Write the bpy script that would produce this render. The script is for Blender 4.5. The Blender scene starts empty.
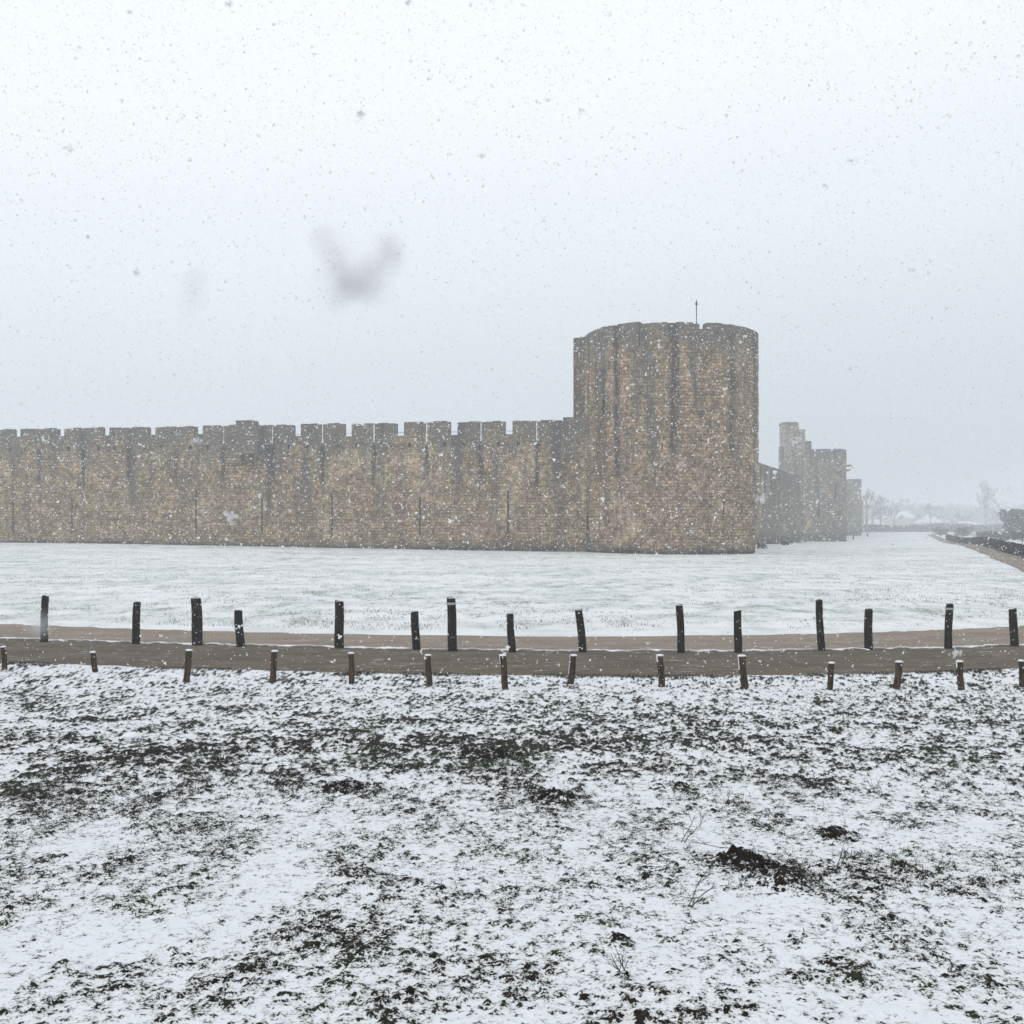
import bpy, math, random
import numpy as np
from mathutils import Vector, Matrix
random.seed(7)
RNG = np.random.default_rng(11)
S = bpy.context.scene
COL = S.collection
F, CX, HY, EYE = 1100.0, 512.0, 520.0, 2.9          # the survey of the photograph: focal length, horizon, eye height

# ------------------------------------------------------------------ noise
def _hash(ix, iy, seed):
    h = (ix.astype(np.int64) * 374761393 + iy.astype(np.int64) * 668265263 + seed * 1442695041) & 0xFFFFFFFF
    h = ((h ^ (h >> 13)) * 1274126177) & 0xFFFFFFFF
    h = (h ^ (h >> 16)) & 0xFFFFFFFF
    return h / 4294967295.0
def vnoise(x, y, seed=0):
    x = np.asarray(x, float); y = np.asarray(y, float)
    ix = np.floor(x); iy = np.floor(y); fx = x - ix; fy = y - iy
    ux = fx * fx * fx * (fx * (fx * 6 - 15) + 10); uy = fy * fy * fy * (fy * (fy * 6 - 15) + 10)
    a = _hash(ix, iy, seed); b = _hash(ix + 1, iy, seed); c = _hash(ix, iy + 1, seed); d = _hash(ix + 1, iy + 1, seed)
    return a + (b - a) * ux + (c - a) * uy + (a - b - c + d) * ux * uy
def fbm(x, y, octv=4, seed=0, gain=.5):
    s = 0; amp = 1; tot = 0
    ca, sa = math.cos(.6), math.sin(.6)
    for o in range(octv):
        s = s + amp * vnoise(x, y, seed + o * 17); tot += amp; amp *= gain
        x, y = (x * ca - y * sa) * 2.03 + 3.1, (x * sa + y * ca) * 2.03 + 1.7
    return s / tot
def sstep(a, b, x):
    t = np.clip((np.asarray(x, float) - a) / (b - a), 0, 1)
    return t * t * (3 - 2 * t)

# ------------------------------------------------------------------ terrain
def ground_z(X, Y):
    X = np.asarray(X, float); Y = np.asarray(Y, float)
    near = 1.0 * np.clip((18.9 - Y) / 15.0, 0, 1.6) ** 1.15
    rise = .52 * sstep(50, 110, Y) * sstep(12, -52, X) + .10 * sstep(60, 96, Y) * sstep(30, 0, X)
    drop = -1.1 * sstep(112, 205, Y) - .3 * sstep(205, 320, Y)
    roll = .10 * (fbm(X / 9, Y / 9, 2, 5) - .5) * sstep(19, 13, Y) + .16 * (fbm(X / 14, Y / 22, 2, 6) - .5) * sstep(31, 42, Y) * sstep(100, 80, Y)
    return near + rise + drop + roll
def gz(x, y): return float(ground_z(x, y))
def at(px, py, z=None):
    """the ground point a surveyed pixel stands on"""
    Y = EYE * F / max(py - HY, 3)
    for _ in range(12):
        X = (px - CX) / F * Y
        g = gz(X, Y) if z is None else z
        Y = .5 * Y + .5 * (EYE - g) * F / max(py - HY, 3)
    return (px - CX) / F * Y, Y

# ------------------------------------------------------------------ objects
def link(o, parent=None):
    COL.objects.link(o)
    if parent is not None:
        o.parent = parent
        o.matrix_parent_inverse = Matrix.Translation(-Vector(parent.location)) if parent.type == 'EMPTY' else Matrix.Identity(4)
    return o
def tag(o, label=None, cat=None, group=None, kind=None):
    if label: o['label'] = label
    if cat: o['category'] = cat
    if group: o['group'] = group
    if kind: o['kind'] = kind
    return o
def empty(name, loc, label, cat, group=None):
    o = bpy.data.objects.new(name, None); o.location = loc; o.empty_display_size = .3
    link(o); return tag(o, label, cat, group)
class MB:
    def __init__(s): s.v = []; s.f = []; s.uv = []; s.m = []
    def quad(s, pts, uvs=None, m=0):
        b = len(s.v); s.v += [tuple(p) for p in pts]; s.f.append(tuple(range(b, b + len(pts))))
        s.uv.append(uvs or [(0, 0)] * len(pts)); s.m.append(m)
    def hexa(s, p, uvo=(0, 0)):
        """p: 8 corners, bottom ring then top ring; uv in metres"""
        p = [Vector(q) for q in p]
        for idx in ((0, 1, 5, 4), (1, 2, 6, 5), (2, 3, 7, 6), (3, 0, 4, 7), (4, 5, 6, 7), (3, 2, 1, 0)):
            a, b, c, d = [p[i] for i in idx]
            w = (b - a).length
            if idx in ((4, 5, 6, 7), (3, 2, 1, 0)):
                uv = [(q.x + uvo[0], q.y) for q in (a, b, c, d)]
            else:
                u0 = uvo[0]
                uv = [(u0, a.z), (u0 + w, b.z), (u0 + w, c.z), (u0, d.z)]
            s.quad((a, b, c, d), uv)
    def box(s, c, d, rz=0, uvo=(0, 0)):
        ca, sa = math.cos(rz), math.sin(rz); out = []
        for z in (-1, 1):
            for x, y in ((-1, -1), (1, -1), (1, 1), (-1, 1)):
                X, Y = x * d[0] / 2, y * d[1] / 2
                out.append((c[0] + X * ca - Y * sa, c[1] + X * sa + Y * ca, c[2] + z * d[2] / 2))
        s.hexa(out, uvo)
    def tube(s, pts, rad, n=6, caps=True):
        pts = [Vector(p) for p in pts]; rings = []
        up = Vector((.13, .07, 1)).normalized()
        for i, p in enumerate(pts):
            t = (pts[min(i + 1, len(pts) - 1)] - pts[max(i - 1, 0)]).normalized()
            a = t.cross(up)
            if a.length < .05: a = t.cross(Vector((1, .2, 0)))
            a.normalize(); b = t.cross(a)
            r = rad[i] if hasattr(rad, '__len__') else rad
            rings.append([p + (a * math.cos(k * 2 * math.pi / n) + b * math.sin(k * 2 * math.pi / n)) * r for k in range(n)])
        for i in range(len(rings) - 1):
            for k in range(n):
                k2 = (k + 1) % n
                s.quad((rings[i][k], rings[i][k2], rings[i + 1][k2], rings[i + 1][k]))
        if caps:
            s.quad(rings[0][::-1]); s.quad(rings[-1])
    def build(s, name, mat, parent=None, smooth=False):
        me = bpy.data.meshes.new(name)
        me.from_pydata(s.v, [], s.f)
        uvl = me.uv_layers.new(name='UVMap')
        flat = [c for f in s.uv for q in f for c in q]
        uvl.data.foreach_set('uv', flat)
        for m in (mat if isinstance(mat, (list, tuple)) else [mat]): me.materials.append(m)
        me.polygons.foreach_set('material_index', s.m)
        if smooth: me.polygons.foreach_set('use_smooth', [True] * len(me.polygons))
        me.update()
        return link(bpy.data.objects.new(name, me), parent)
def np_mesh(name, verts, faces, mat, parent=None, smooth=False, k=None):
    """verts (n,3), faces (m,k) numpy"""
    me = bpy.data.meshes.new(name)
    k = faces.shape[1]
    me.vertices.add(len(verts)); me.vertices.foreach_set('co', np.ascontiguousarray(verts, np.float32).ravel())
    me.loops.add(faces.size); me.loops.foreach_set('vertex_index', np.ascontiguousarray(faces, np.int32).ravel())
    me.polygons.add(len(faces))
    me.polygons.foreach_set('loop_start', np.arange(0, faces.size, k, dtype=np.int32))
    me.polygons.foreach_set('loop_total', np.full(len(faces), k, np.int32))
    if smooth: me.polygons.foreach_set('use_smooth', np.ones(len(faces), bool))
    me.materials.append(mat); me.update(calc_edges=True)
    return link(bpy.data.objects.new(name, me), parent)

# ------------------------------------------------------------------ materials
class NT:
    def __init__(s, name, rough=.9):
        s.mat = bpy.data.materials.new(name); s.mat.use_nodes = True
        s.t = s.mat.node_tree; s.n = s.t.nodes; s.b = s.n['Principled BSDF']
        s.b.inputs['Roughness'].default_value = rough
        s.b.inputs['Specular IOR Level'].default_value = .04
    def new(s, typ, **kw):
        n = s.n.new(typ)
        for k, v in kw.items(): setattr(n, k, v)
        return n
    def put(s, sock, val):
        if hasattr(val, 'links'): s.t.links.new(val, sock)
        else:
            if isinstance(val, tuple) and len(val) == 3 and sock.type == 'RGBA': val = (*val, 1)
            sock.default_value = val
    def math(s, op, a, b=0, c=None, clamp=False):
        n = s.new('ShaderNodeMath', operation=op, use_clamp=clamp)
        s.put(n.inputs[0], a); s.put(n.inputs[1], b)
        if c is not None: s.put(n.inputs[2], c)
        return n.outputs[0]
    def ss(s, v, a, b, lo=0, hi=1):
        n = s.new('ShaderNodeMapRange', interpolation_type='SMOOTHSTEP')
        if a > b: a, b, lo, hi = b, a, hi, lo
        s.put(n.inputs[0], v)
        for i, x in enumerate((a, b, lo, hi)): n.inputs[i + 1].default_value = x
        return n.outputs[0]
    def mix(s, f, a, b, mode='MIX'):
        n = s.new('ShaderNodeMix', data_type='RGBA', blend_type=mode)
        s.put(n.inputs[0], f); s.put(n.inputs[6], a); s.put(n.inputs[7], b)
        return n.outputs[2]
    def noise(s, vec, scale, detail=3, rough=.55, mul=None):
        if mul:
            m = s.new('ShaderNodeMapping'); s.put(m.inputs[0], vec); m.inputs['Scale'].default_value = mul; vec = m.outputs[0]
        n = s.new('ShaderNodeTexNoise'); s.put(n.inputs['Vector'], vec)
        n.inputs['Scale'].default_value = scale; n.inputs['Detail'].default_value = detail; n.inputs['Roughness'].default_value = rough
        return n.outputs[0]
    def coord(s, which='Object'): return s.new('ShaderNodeTexCoord').outputs[which]
    def pos(s): return s.new('ShaderNodeNewGeometry').outputs['Position']
    def bump(s, h, strength=.5, dist=.02):
        n = s.new('ShaderNodeBump'); n.inputs['Strength'].default_value = strength; n.inputs['Distance'].default_value = dist
        s.put(n.inputs['Height'], h); s.t.links.new(n.outputs[0], s.b.inputs['Normal'])
    def base(s, c): s.put(s.b.inputs['Base Color'], c)

def stone_mat(name, top, stains=(), period=None, light=(.37, .268, .150), dark=(.205, .145, .080), red=.6, lowz=-.3):
    """coursed rubble limestone: uv in metres; rusty and grey patches, lichen-grey top, black water streaks"""
    N = NT(name, .92)
    uv = N.new('ShaderNodeUVMap').outputs[0]
    sep = N.new('ShaderNodeSeparateXYZ'); N.put(sep.inputs[0], uv); U, V = sep.outputs[0], sep.outputs[1]
    dn = N.new('ShaderNodeTexNoise'); N.put(dn.inputs['Vector'], uv); dn.inputs['Scale'].default_value = 1.3
    off = N.new('ShaderNodeVectorMath', operation='MULTIPLY_ADD'); N.put(off.inputs[0], dn.outputs['Color']); off.inputs[1].default_value = (.09, .07, 0); N.put(off.inputs[2], uv)
    br = N.new('ShaderNodeTexBrick'); N.put(br.inputs['Vector'], off.outputs[0])
    br.inputs['Scale'].default_value = 1; br.inputs['Brick Width'].default_value = .47; br.inputs['Row Height'].default_value = .27
    br.inputs['Mortar Size'].default_value = .022; br.inputs['Mortar Smooth'].default_value = .4; br.inputs['Bias'].default_value = -.1
    br.inputs['Color1'].default_value = (*light, 1); br.inputs['Color2'].default_value = (*dark, 1); br.inputs['Mortar'].default_value = (.085, .07, .052, 1)
    col = br.outputs[0]
    n1 = N.noise(uv, .16, 4, .6)
    col = N.mix(N.ss(n1, .50, .66, 0, red), col, (.235, .145, .088))
    n2 = N.noise(uv, .23, 4, .6, (1, .8, 1)); n2b = N.math('ADD', n2, 0)
    col = N.mix(N.ss(n2b, .52, .66, 0, .55), col, (.50, .395, .26))
    nb = N.noise(uv, 2.6, 5, .75)
    f = N.ss(nb, .30, .70, .30, 1.6)
    gray = N.new('ShaderNodeCombineColor'); [N.put(gray.inputs[i], f) for i in range(3)]
    col = N.mix(1, col, gray.outputs[0], 'MULTIPLY')
    n5 = N.noise(uv, .8, 3, .6); f5 = N.ss(n5, .3, .7, .72, 1.3); g5 = N.new('ShaderNodeCombineColor'); [N.put(g5.inputs[i], f5) for i in range(3)]
    col = N.mix(1, col, g5.outputs[0], 'MULTIPLY')
    # lichen-grey upper band with an uneven lower limit
    nt = N.noise(uv, .35, 4, .6, (1, .35, 1))
    topd = N.math('ADD', N.math('SUBTRACT', top, V), N.math('MULTIPLY', N.math('SUBTRACT', nt, .5), -12.0))
    col = N.mix(N.ss(topd, 3.6, 1.0, 0, .8), col, (.125, .123, .106))
    # broad streaks
    st = N.noise(uv, 1, 3, .55, (.55, .05, 1))
    col = N.mix(N.math('MULTIPLY', N.ss(st, .52, .64, 0, .85), N.ss(N.math('SUBTRACT', top, V), top * .95, top * .35)), col, (.085, .082, .072))
    # named streaks
    acc = None; wob = N.math('MULTIPLY', N.math('SUBTRACT', N.noise(uv, .7, 3, .6), .5), .55)
    Uw = N.math('ADD', U, wob); ragged = N.noise(uv, 1, 3, .6, (5, .8, 1)); rag2 = N.noise(uv, 1, 4, .7, (2.5, .45, 1))
    for (su, hw, v0, v1, k) in stains:
        d = N.math('ABSOLUTE', N.math('SUBTRACT', Uw, su))
        s1 = N.ss(N.math('ADD', d, N.math('MULTIPLY', N.math('SUBTRACT', rag2, .5), hw * 1.3)), hw, 0, 0, k)
        s2 = N.math('MULTIPLY', N.ss(V, v0, v0 + 2.5), N.ss(V, v1 + .3, v1 - .2))
        e = N.math('MULTIPLY', N.math('MULTIPLY', s1, s2), N.ss(ragged, .25, .6, .45, 1))
        acc = e if acc is None else N.math('MAXIMUM', acc, e)
    if period:
        p, o, v0, v1, hw = period
        d = N.math('ABSOLUTE', N.math('SUBTRACT', N.math('FRACT', N.math('DIVIDE', N.math('SUBTRACT', Uw, o - p / 2), p)), .5))
        s1 = N.ss(N.math('MULTIPLY', d, p), hw, hw * .2)
        var = N.noise(uv, 1, 2, .5, (.19, .02, 1))
        bott = N.math('ADD', v0 - 1.5, N.math('MULTIPLY', var, 3.5))
        s2 = N.math('MULTIPLY', N.ss(N.math('SUBTRACT', V, bott), 0, 1.6), N.ss(V, v1 + .2, v1 - .2))
        e = N.math('MULTIPLY', N.math('MULTIPLY', s1, s2), N.ss(ragged, .25, .6, .35, .95))
        acc = e if acc is None else N.math('MAXIMUM', acc, e)
    if acc is not None: col = N.mix(acc, col, (.026, .024, .020))
    # damp, mossy foot
    col = N.mix(N.ss(N.math('ADD', V, N.math('MULTIPLY', nt, -1.6)), lowz + .6, lowz - .5, 0, .8), col, (.060, .052, .034))
    # pits and missing stones
    pit = N.noise(uv, 3.4, 2, .5); col = N.mix(N.ss(pit, .60, .68, 0, .8), col, (.040, .033, .024))
    N.base(col)
    h = N.math('ADD', N.math('MULTIPLY', br.outputs['Fac'], -.5), N.math('MULTIPLY', nb, .8))
    N.bump(h, .9, .06)
    return N.mat

def plain(name, c, rough=.85, var=.25, scale=8, bump=.3):
    N = NT(name, rough); o = N.coord()
    n = N.noise(o, scale, 4, .6)
    N.base(N.mix(n, tuple(x * (1 - var) for x in c), tuple(x * (1 + var) for x in c)))
    if bump: N.bump(n, bump, .01)
    return N.mat
def wood_mat(name, a, b):
    N = NT(name, .85); o = N.coord()
    g = N.noise(o, 1, 4, .65, (38, 38, 2.2)); p = N.noise(o, 5, 3)
    c = N.mix(N.ss(g, .35, .68), a, b); c = N.mix(N.ss(p, .5, .7, 0, .5), c, tuple(x * .5 for x in a))
    sn = N.noise(o, 22, 2, .5); c = N.mix(N.ss(sn, .71, .75), c, (.7, .72, .76))      # flecks of snow stuck in the grain
    N.base(c); N.bump(g, .8, .012); return N.mat
def snow_mat(name):
    N = NT(name, .75); o = N.pos(); n = N.noise(o, 14, 4, .6)
    N.base(N.mix(n, (.74, .76, .80), (.83, .84, .87))); N.bump(n, .4, .01); return N.mat

M = {}
M['snow'] = snow_mat('snow')
M['wood_dark'] = wood_mat('tarred_wood', (.010, .008, .007), (.034, .027, .022))
M['wood_brown'] = wood_mat('weathered_wood', (.022, .015, .010), (.105, .066, .040))
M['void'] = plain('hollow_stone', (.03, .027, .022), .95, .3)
M['iron'] = plain('dark_iron', (.05, .05, .052), .6, .2, 20, 0)
M['bark'] = plain('bark', (.06, .052, .046), .9, .3, 12)
M['leaf'] = plain('evergreen_leaf', (.035, .042, .030), .8, .5, .9, 0)
M['plaster'] = plain('plaster', (.42, .38, .33), .9, .12, 2)
M['pane'] = plain('window_pane', (.03, .035, .04), .25, .2, 3, 0)
M['band'] = plain('pale_band', (.42, .44, .45), .7, .15, 20, 0)

# ------------------------------------------------------------------ paths (survey of their edges)
def curve(ptsx, ptsy, X, z=0.0):
    w = [at(a, b) for a, b in zip(ptsx, ptsy)]
    xs = np.array([p[0] for p in w]); ys = np.array([p[1] for p in w])
    c = np.polyfit(xs, ys, 3)
    Xc = np.clip(X, xs.min() - 2, xs.max() + 2)
    base = np.polyval(c, Xc)
    sl = np.where(X > Xc, .45, np.where(X < Xc, .25, 0))
    return base + np.abs(X - Xc) * sl
PX = [0, 120, 250, 400, 512, 650, 768, 900, 1023]
LOW = [662, 665, 670, 673, 675, 675.5, 675, 672, 668]
MID = [637, 640.5, 643, 646.5, 648.5, 649.5, 648.5, 646.5, 643]
UP = [621.5, 625.5, 629.5, 632.5, 633.5, 633.5, 632, 628.5, 623.5]
def ylow(X): return curve(PX, LOW, X)
def ymid(X): return curve(PX, MID, X)
def yup(X): return curve(PX, UP, X)

# ------------------------------------------------------------------ ground sheet
def exposure(X, Y):
    """how much earth and dead grass stands out of the snow (0 = just covered)"""
    clod = fbm(X * 13, Y * 9, 3, 21, .6)
    tuft = fbm(X * 31, Y * 22, 2, 41, .6)
    patch = fbm(X * .55, Y * .42, 3, 61)
    mid = fbm(X * 2.1, Y * 1.5, 3, 71)
    fr = sstep(7.5, 11, Y); e = (clod - .5) * (.46 + .62 * fr) + (tuft - .5) * (.52 + .34 * fr) + (mid - .5) * .46 + (patch - .5) * .20 - .068 - .035 * sstep(9.5, 7, Y) + .008 * fr
    # survey of the barer and the whiter zones: (px, py, rx, ry in px, amount)
    zones = [(430, 745, 260, 38, .08), (120, 760, 200, 70, .05), (560, 735, 130, 40, .06), (170, 850, 190, 60, .02), (240, 930, 330, 90, -.025),
             (740, 745, 160, 22, .07), (300, 690, 800, 14, -.02), (930, 800, 110, 70, -.05), (900, 930, 200, 60, -.02), (560, 960, 300, 60, -.03), (150, 830, 170, 45, .05),
             (470, 830, 90, 25, -.05), (600, 860, 120, 30, -.05), (200, 712, 300, 16, .03)]
    PXx = CX + X / np.maximum(Y, .5) * F; PYy = HY + (EYE - ground_z(X, Y)) / np.maximum(Y, .5) * F
    for (a, b, rx, ry, k) in zones:
        wx, wy = at(a, b); sx = rx / F * wy; y1 = at(a, b + ry)[1]; sy = max(abs(wy - y1), .3)
        e = e + k * np.exp(-(((X - wx) / sx) ** 2 + ((Y - wy) / sy) ** 2))
    return e
mounds_px = [(552, 800, 27, .09), (742, 862, 30, .12), (775, 878, 34, .12), (790, 886, 26, .08), (838, 834, 22, .07), (345, 790, 26, .09), (620, 941, 17, .06), (683, 788, 16, .07), (490, 757, 34, .08), (93, 744, 9, .07), (905, 870, 13, .05)]
MW = [(*at(a, b), a, b, r, h) for a, b, r, h in mounds_px]
def relief(X, Y, e):
    w = sstep(19.9, 19.2, Y)
    h = np.clip(e, -.06, .35) * .07
    h = h + .035 * (fbm(X * 1.3, Y * 1.3, 3, 91) - .5) + .012 * (fbm(X * 11, Y * 11, 2, 95) - .5)
    return h * w
def build_ground():
    ks = np.concatenate([-np.geomspace(9, .53, 26)[:-1], np.linspace(-.52, .52, 1150), np.geomspace(.53, 9, 26)[1:]])
    ypx = np.concatenate([np.linspace(1150, 684, 470), np.linspace(682, 560, 90), np.linspace(558, 526, 40)])
    Yr = []
    for p in ypx:
        Yr.append(at(512, p)[1])
    Yr = np.array(Yr)
    Yr = np.concatenate([[-7, -5, -3, -1, 1, 2.5, 3.6], Yr[Yr > 3.9], [700, 1000, 1600]])
    Yr = np.unique(np.sort(Yr)); nr, nc = len(Yr), len(ks)
    Yg = np.repeat(Yr[:, None], nc, 1); Xg = ks[None, :] * (Yg + 8)
    e = exposure(Xg, Yg)
    for (mx, my, a, b, r, h) in MW:
        R = r / F * my
        q = ((Xg - mx) / R) ** 2 + ((Yg - my) / (R * 1.5)) ** 2
        e = e + .20 * np.exp(-q * 1.1)
    Zg = ground_z(Xg, Yg) + relief(Xg, Yg, e)
    for (mx, my, a, b, r, h) in MW:
        R = r / F * my
        q = ((Xg - mx) / R) ** 2 + ((Yg - my) / (R * 1.5)) ** 2
        Zg = Zg + h * .35 * np.exp(-q * 2)
    # a shallow step down to the path
    yl = ylow(Xg[0] * 0 + np.linspace(-1, 1, nc)) * 0
    Yl = ylow(Xg.ravel()).reshape(Xg.shape); Yu = yup(Xg.ravel()).reshape(Xg.shape)
    inn = sstep(0, .12, Yg - Yl) * sstep(0, .3, Yu - Yg)
    Zg = Zg - .05 * inn
    V = np.stack([Xg, Yg, Zg], -1).reshape(-1, 3)
    i = np.arange(nr - 1)[:, None] * nc + np.arange(nc - 1)[None, :]
    Fc = np.stack([i, i + 1, i + nc + 1, i + nc], -1).reshape(-1, 4)
    g = np_mesh('ground', V, Fc, M['ground'], smooth=True)
    edge = (.22 * np.exp(-((Yg - Yl + .05) / .16) ** 2)) * (fbm(Xg * .7, Xg * 0, 3, 44) > .40)
    at_ = g.data.attributes.new('bare', 'FLOAT', 'POINT')
    far = sstep(.0, .15, Yg - Yl)
    bare = (e + edge) * (1 - far) + (-.5) * far
    at_.data.foreach_set('value', bare.ravel().astype(np.float32))
    a2 = g.data.attributes.new('meadow', 'FLOAT', 'POINT'); a2.data.foreach_set('value', far.ravel().astype(np.float32))
    tag(g, 'snow dusted grass field', kind='structure')
    return g
def ground_mat():
    N = NT('snowy_turf', .8); p = N.pos()
    at1 = N.new('ShaderNodeAttribute', attribute_name='bare').outputs['Fac']
    at2 = N.new('ShaderNodeAttribute', attribute_name='meadow').outputs['Fac']
    fine = N.noise(p, 26, 3, .62); finer = N.noise(p, 75, 2, .6)
    e = N.math('ADD', at1, N.math('MULTIPLY', N.math('SUBTRACT', fine, .5), 1.15))
    sy = N.new('ShaderNodeSeparateXYZ'); N.put(sy.inputs[0], p); wf = N.ss(sy.outputs[1], 8.5, 12.5, 1.0, .25)
    e = N.math('ADD', e, N.math('MULTIPLY', N.math('MULTIPLY', N.math('SUBTRACT', finer, .5), 1.05), wf))
    hard = N.ss(e, .03, .07); soft = N.ss(e, -.22, .05, 0, .5)
    cn = N.noise(p, 9, 3); cm = N.noise(p, .9, 2)
    soil = N.mix(N.ss(cn, .35, .65), (.006, .005, .004), (.022, .017, .012))
    soil = N.mix(N.ss(cm, .5, .62, 0, .55), soil, (.020, .036, .012))
    straw = N.noise(p, 45, 2, .6, (1, .35, 1)); soil = N.mix(N.ss(straw, .60, .68, 0, .22), soil, (.13, .10, .065))
    snow = N.mix(N.noise(p, 6, 3), (.70, .725, .77), (.79, .805, .84))
    c = N.mix(soft, snow, (.24, .255, .20)); c = N.mix(hard, c, soil)
    # the far meadow: thin snow with green and straw showing through, in drifts
    m1 = N.noise(p, .13, 4, .6, (.7, 1.2, 1)); m2 = N.noise(p, 1.1, 3, .55, (1, .5, 1)); m3 = N.noise(p, 6.5, 3, .7, (1, .55, 1)); m4 = N.noise(p, .35, 3, .6, (.6, 1, 1))
    thin = N.math('MULTIPLY', N.ss(m1, .36, .66), N.ss(m2, .3, .68)); thin = N.math('ADD', N.math('MULTIPLY', thin, .55), N.ss(m4, .44, .62, 0, .22))
    md = N.mix(thin, (.79, .805, .83), (.33, .39, .34))
    near = N.ss(N.new('ShaderNodeSeparateXYZ').outputs[1], 0, 1)
    sepp = N.new('ShaderNodeSeparateXYZ'); N.put(sepp.inputs[0], p)
    nearf = N.math('MULTIPLY', N.ss(sepp.outputs[1], 80, 30, .45, 1), N.ss(sepp.outputs[1], 28.5, 33))
    sp = N.math('ADD', m3, N.math('MULTIPLY', N.math('SUBTRACT', m2, .5), .6))
    md = N.mix(N.math('MULTIPLY', N.ss(sp, .56, .64, 0, .6), nearf), md, (.10, .095, .07))
    c = N.mix(at2, c, md)
    N.base(c)
    h = N.math('ADD', N.math('MULTIPLY', fine, .6), N.math('MULTIPLY', finer, .3))
    N.bump(h, .55, .035)
    return N.mat
M['ground'] = ground_mat()
GROUND = build_ground()
# everything round and behind: one low base sheet that closes the world below the turf
mb = MB(); mb.quad([(-2500, -800, -1.75), (2500, -800, -1.75), (2500, 2600, -1.75), (-2500, 2600, -1.75)]); tag(mb.build('ground', M['snow']), 'snow covered plain', kind='structure')

# ------------------------------------------------------------------ paths
def path_mat(name, a, b, snowy):
    N = NT(name, .9); p = N.pos()
    n = N.noise(p, 1.2, 4, .6, (.5, 1.6, 1)); n2 = N.noise(p, 30, 3, .6)
    c = N.mix(N.ss(n, .3, .7), a, b); c = N.mix(N.ss(n2, .3, .75, 0, .35), c, tuple(x * .6 for x in a))
    s = N.noise(p, 5, 4, .75, (.6, 1.4, 1)); s2 = N.noise(p, .7, 3, .6)
    c = N.mix(N.ss(N.math('ADD', s, N.math('MULTIPLY', s2, .25)), .74 - snowy, .86 - snowy, 0, .7), c, (.62, .63, .64))
    N.base(c); N.bump(n2, .4, .01); return N.mat
def strip(name, ya, yb, mat, lift, X0=-34, X1=34, ja=.1, jb=.1, crown=0, step=.05, seed=3):
    X = np.arange(X0, X1, step); rows = 7
    a = ya(X) + ja * (fbm(X * 3.1, X * 0 + seed, 5, seed, .65) - .5) * 2; b = yb(X) + jb * (fbm(X * 3.1, X * 0 + seed + 9, 5, seed + 5, .65) - .5) * 2
    b = np.maximum(b, a + .005)
    vs = []
    for r in range(rows):
        t = r / (rows - 1); Y = a + (b - a) * t
        z = ground_z(X, Y) - .05 + lift + crown * math.sin(math.pi * t)
        if r in (0, rows - 1) and crown: z = z - .02
        vs.append(np.stack([X, Y, z], -1))
    n = len(X); V = np.concatenate(vs)
    i = np.arange(rows - 1)[:, None] * n + np.arange(n - 1)[None, :]
    Fc = np.stack([i, i + 1, i + n + 1, i + n], -1).reshape(-1, 4)
    return np_mesh(name, V, Fc, mat, smooth=True)
M['lane'] = path_mat('packed_grey_sand', (.105, .087, .068), (.160, .133, .106), .03)
M['verge'] = path_mat('pale_wet_sand', (.22, .187, .15), (.31, .265, .215), .02)
tag(strip('path', ylow, ymid, M['lane'], .006, ja=.40, jb=.02, seed=3), 'grey sandy lane in front of the tall posts', kind='structure')
tag(strip('path', lambda X: ymid(X) + .03, yup, M['verge'], .012, ja=.02, jb=.8, seed=8), 'paler sandy strip behind the tall posts', kind='structure')
tag(strip('snow_ridge', lambda X: ymid(X) + .02, lambda X: ymid(X) + .05, M['snow'], .010, ja=.42, jb=.42, crown=.022, seed=14), 'thin ridge of snow along the tall posts', kind='structure')

# lane along the far hedge
def along(t, off): # t = depth, off = metres to the right of the lane's left edge
    x = 29.0 + .356 * (t - 62.5); nx, ny = .942, -.335
    return x + nx * off, t + ny * off
T = np.concatenate([np.arange(25, 200, .5), np.arange(200, 330, 4)])
rows = []
for off in np.linspace(0, 1.9, 6):
    jo = off + .5 * (fbm(T * .5, T * 0 + 2, 4, 33) - .5) * (1 if off == 0 else .0)
    x = 29.0 + .356 * (T - 62.5) + .942 * jo; y = T - .335 * jo
    rows.append(np.stack([x, y, ground_z(x, y) + .05], -1))
n = len(T); V = np.concatenate(rows); i = np.arange(5)[:, None] * n + np.arange(n - 1)[None, :]
tag(np_mesh('path', V, np.stack([i, i + n, i + n + 1, i + 1], -1).reshape(-1, 4), M['verge'], smooth=True), 'sandy lane running off along the dark hedge', kind='structure')

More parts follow.
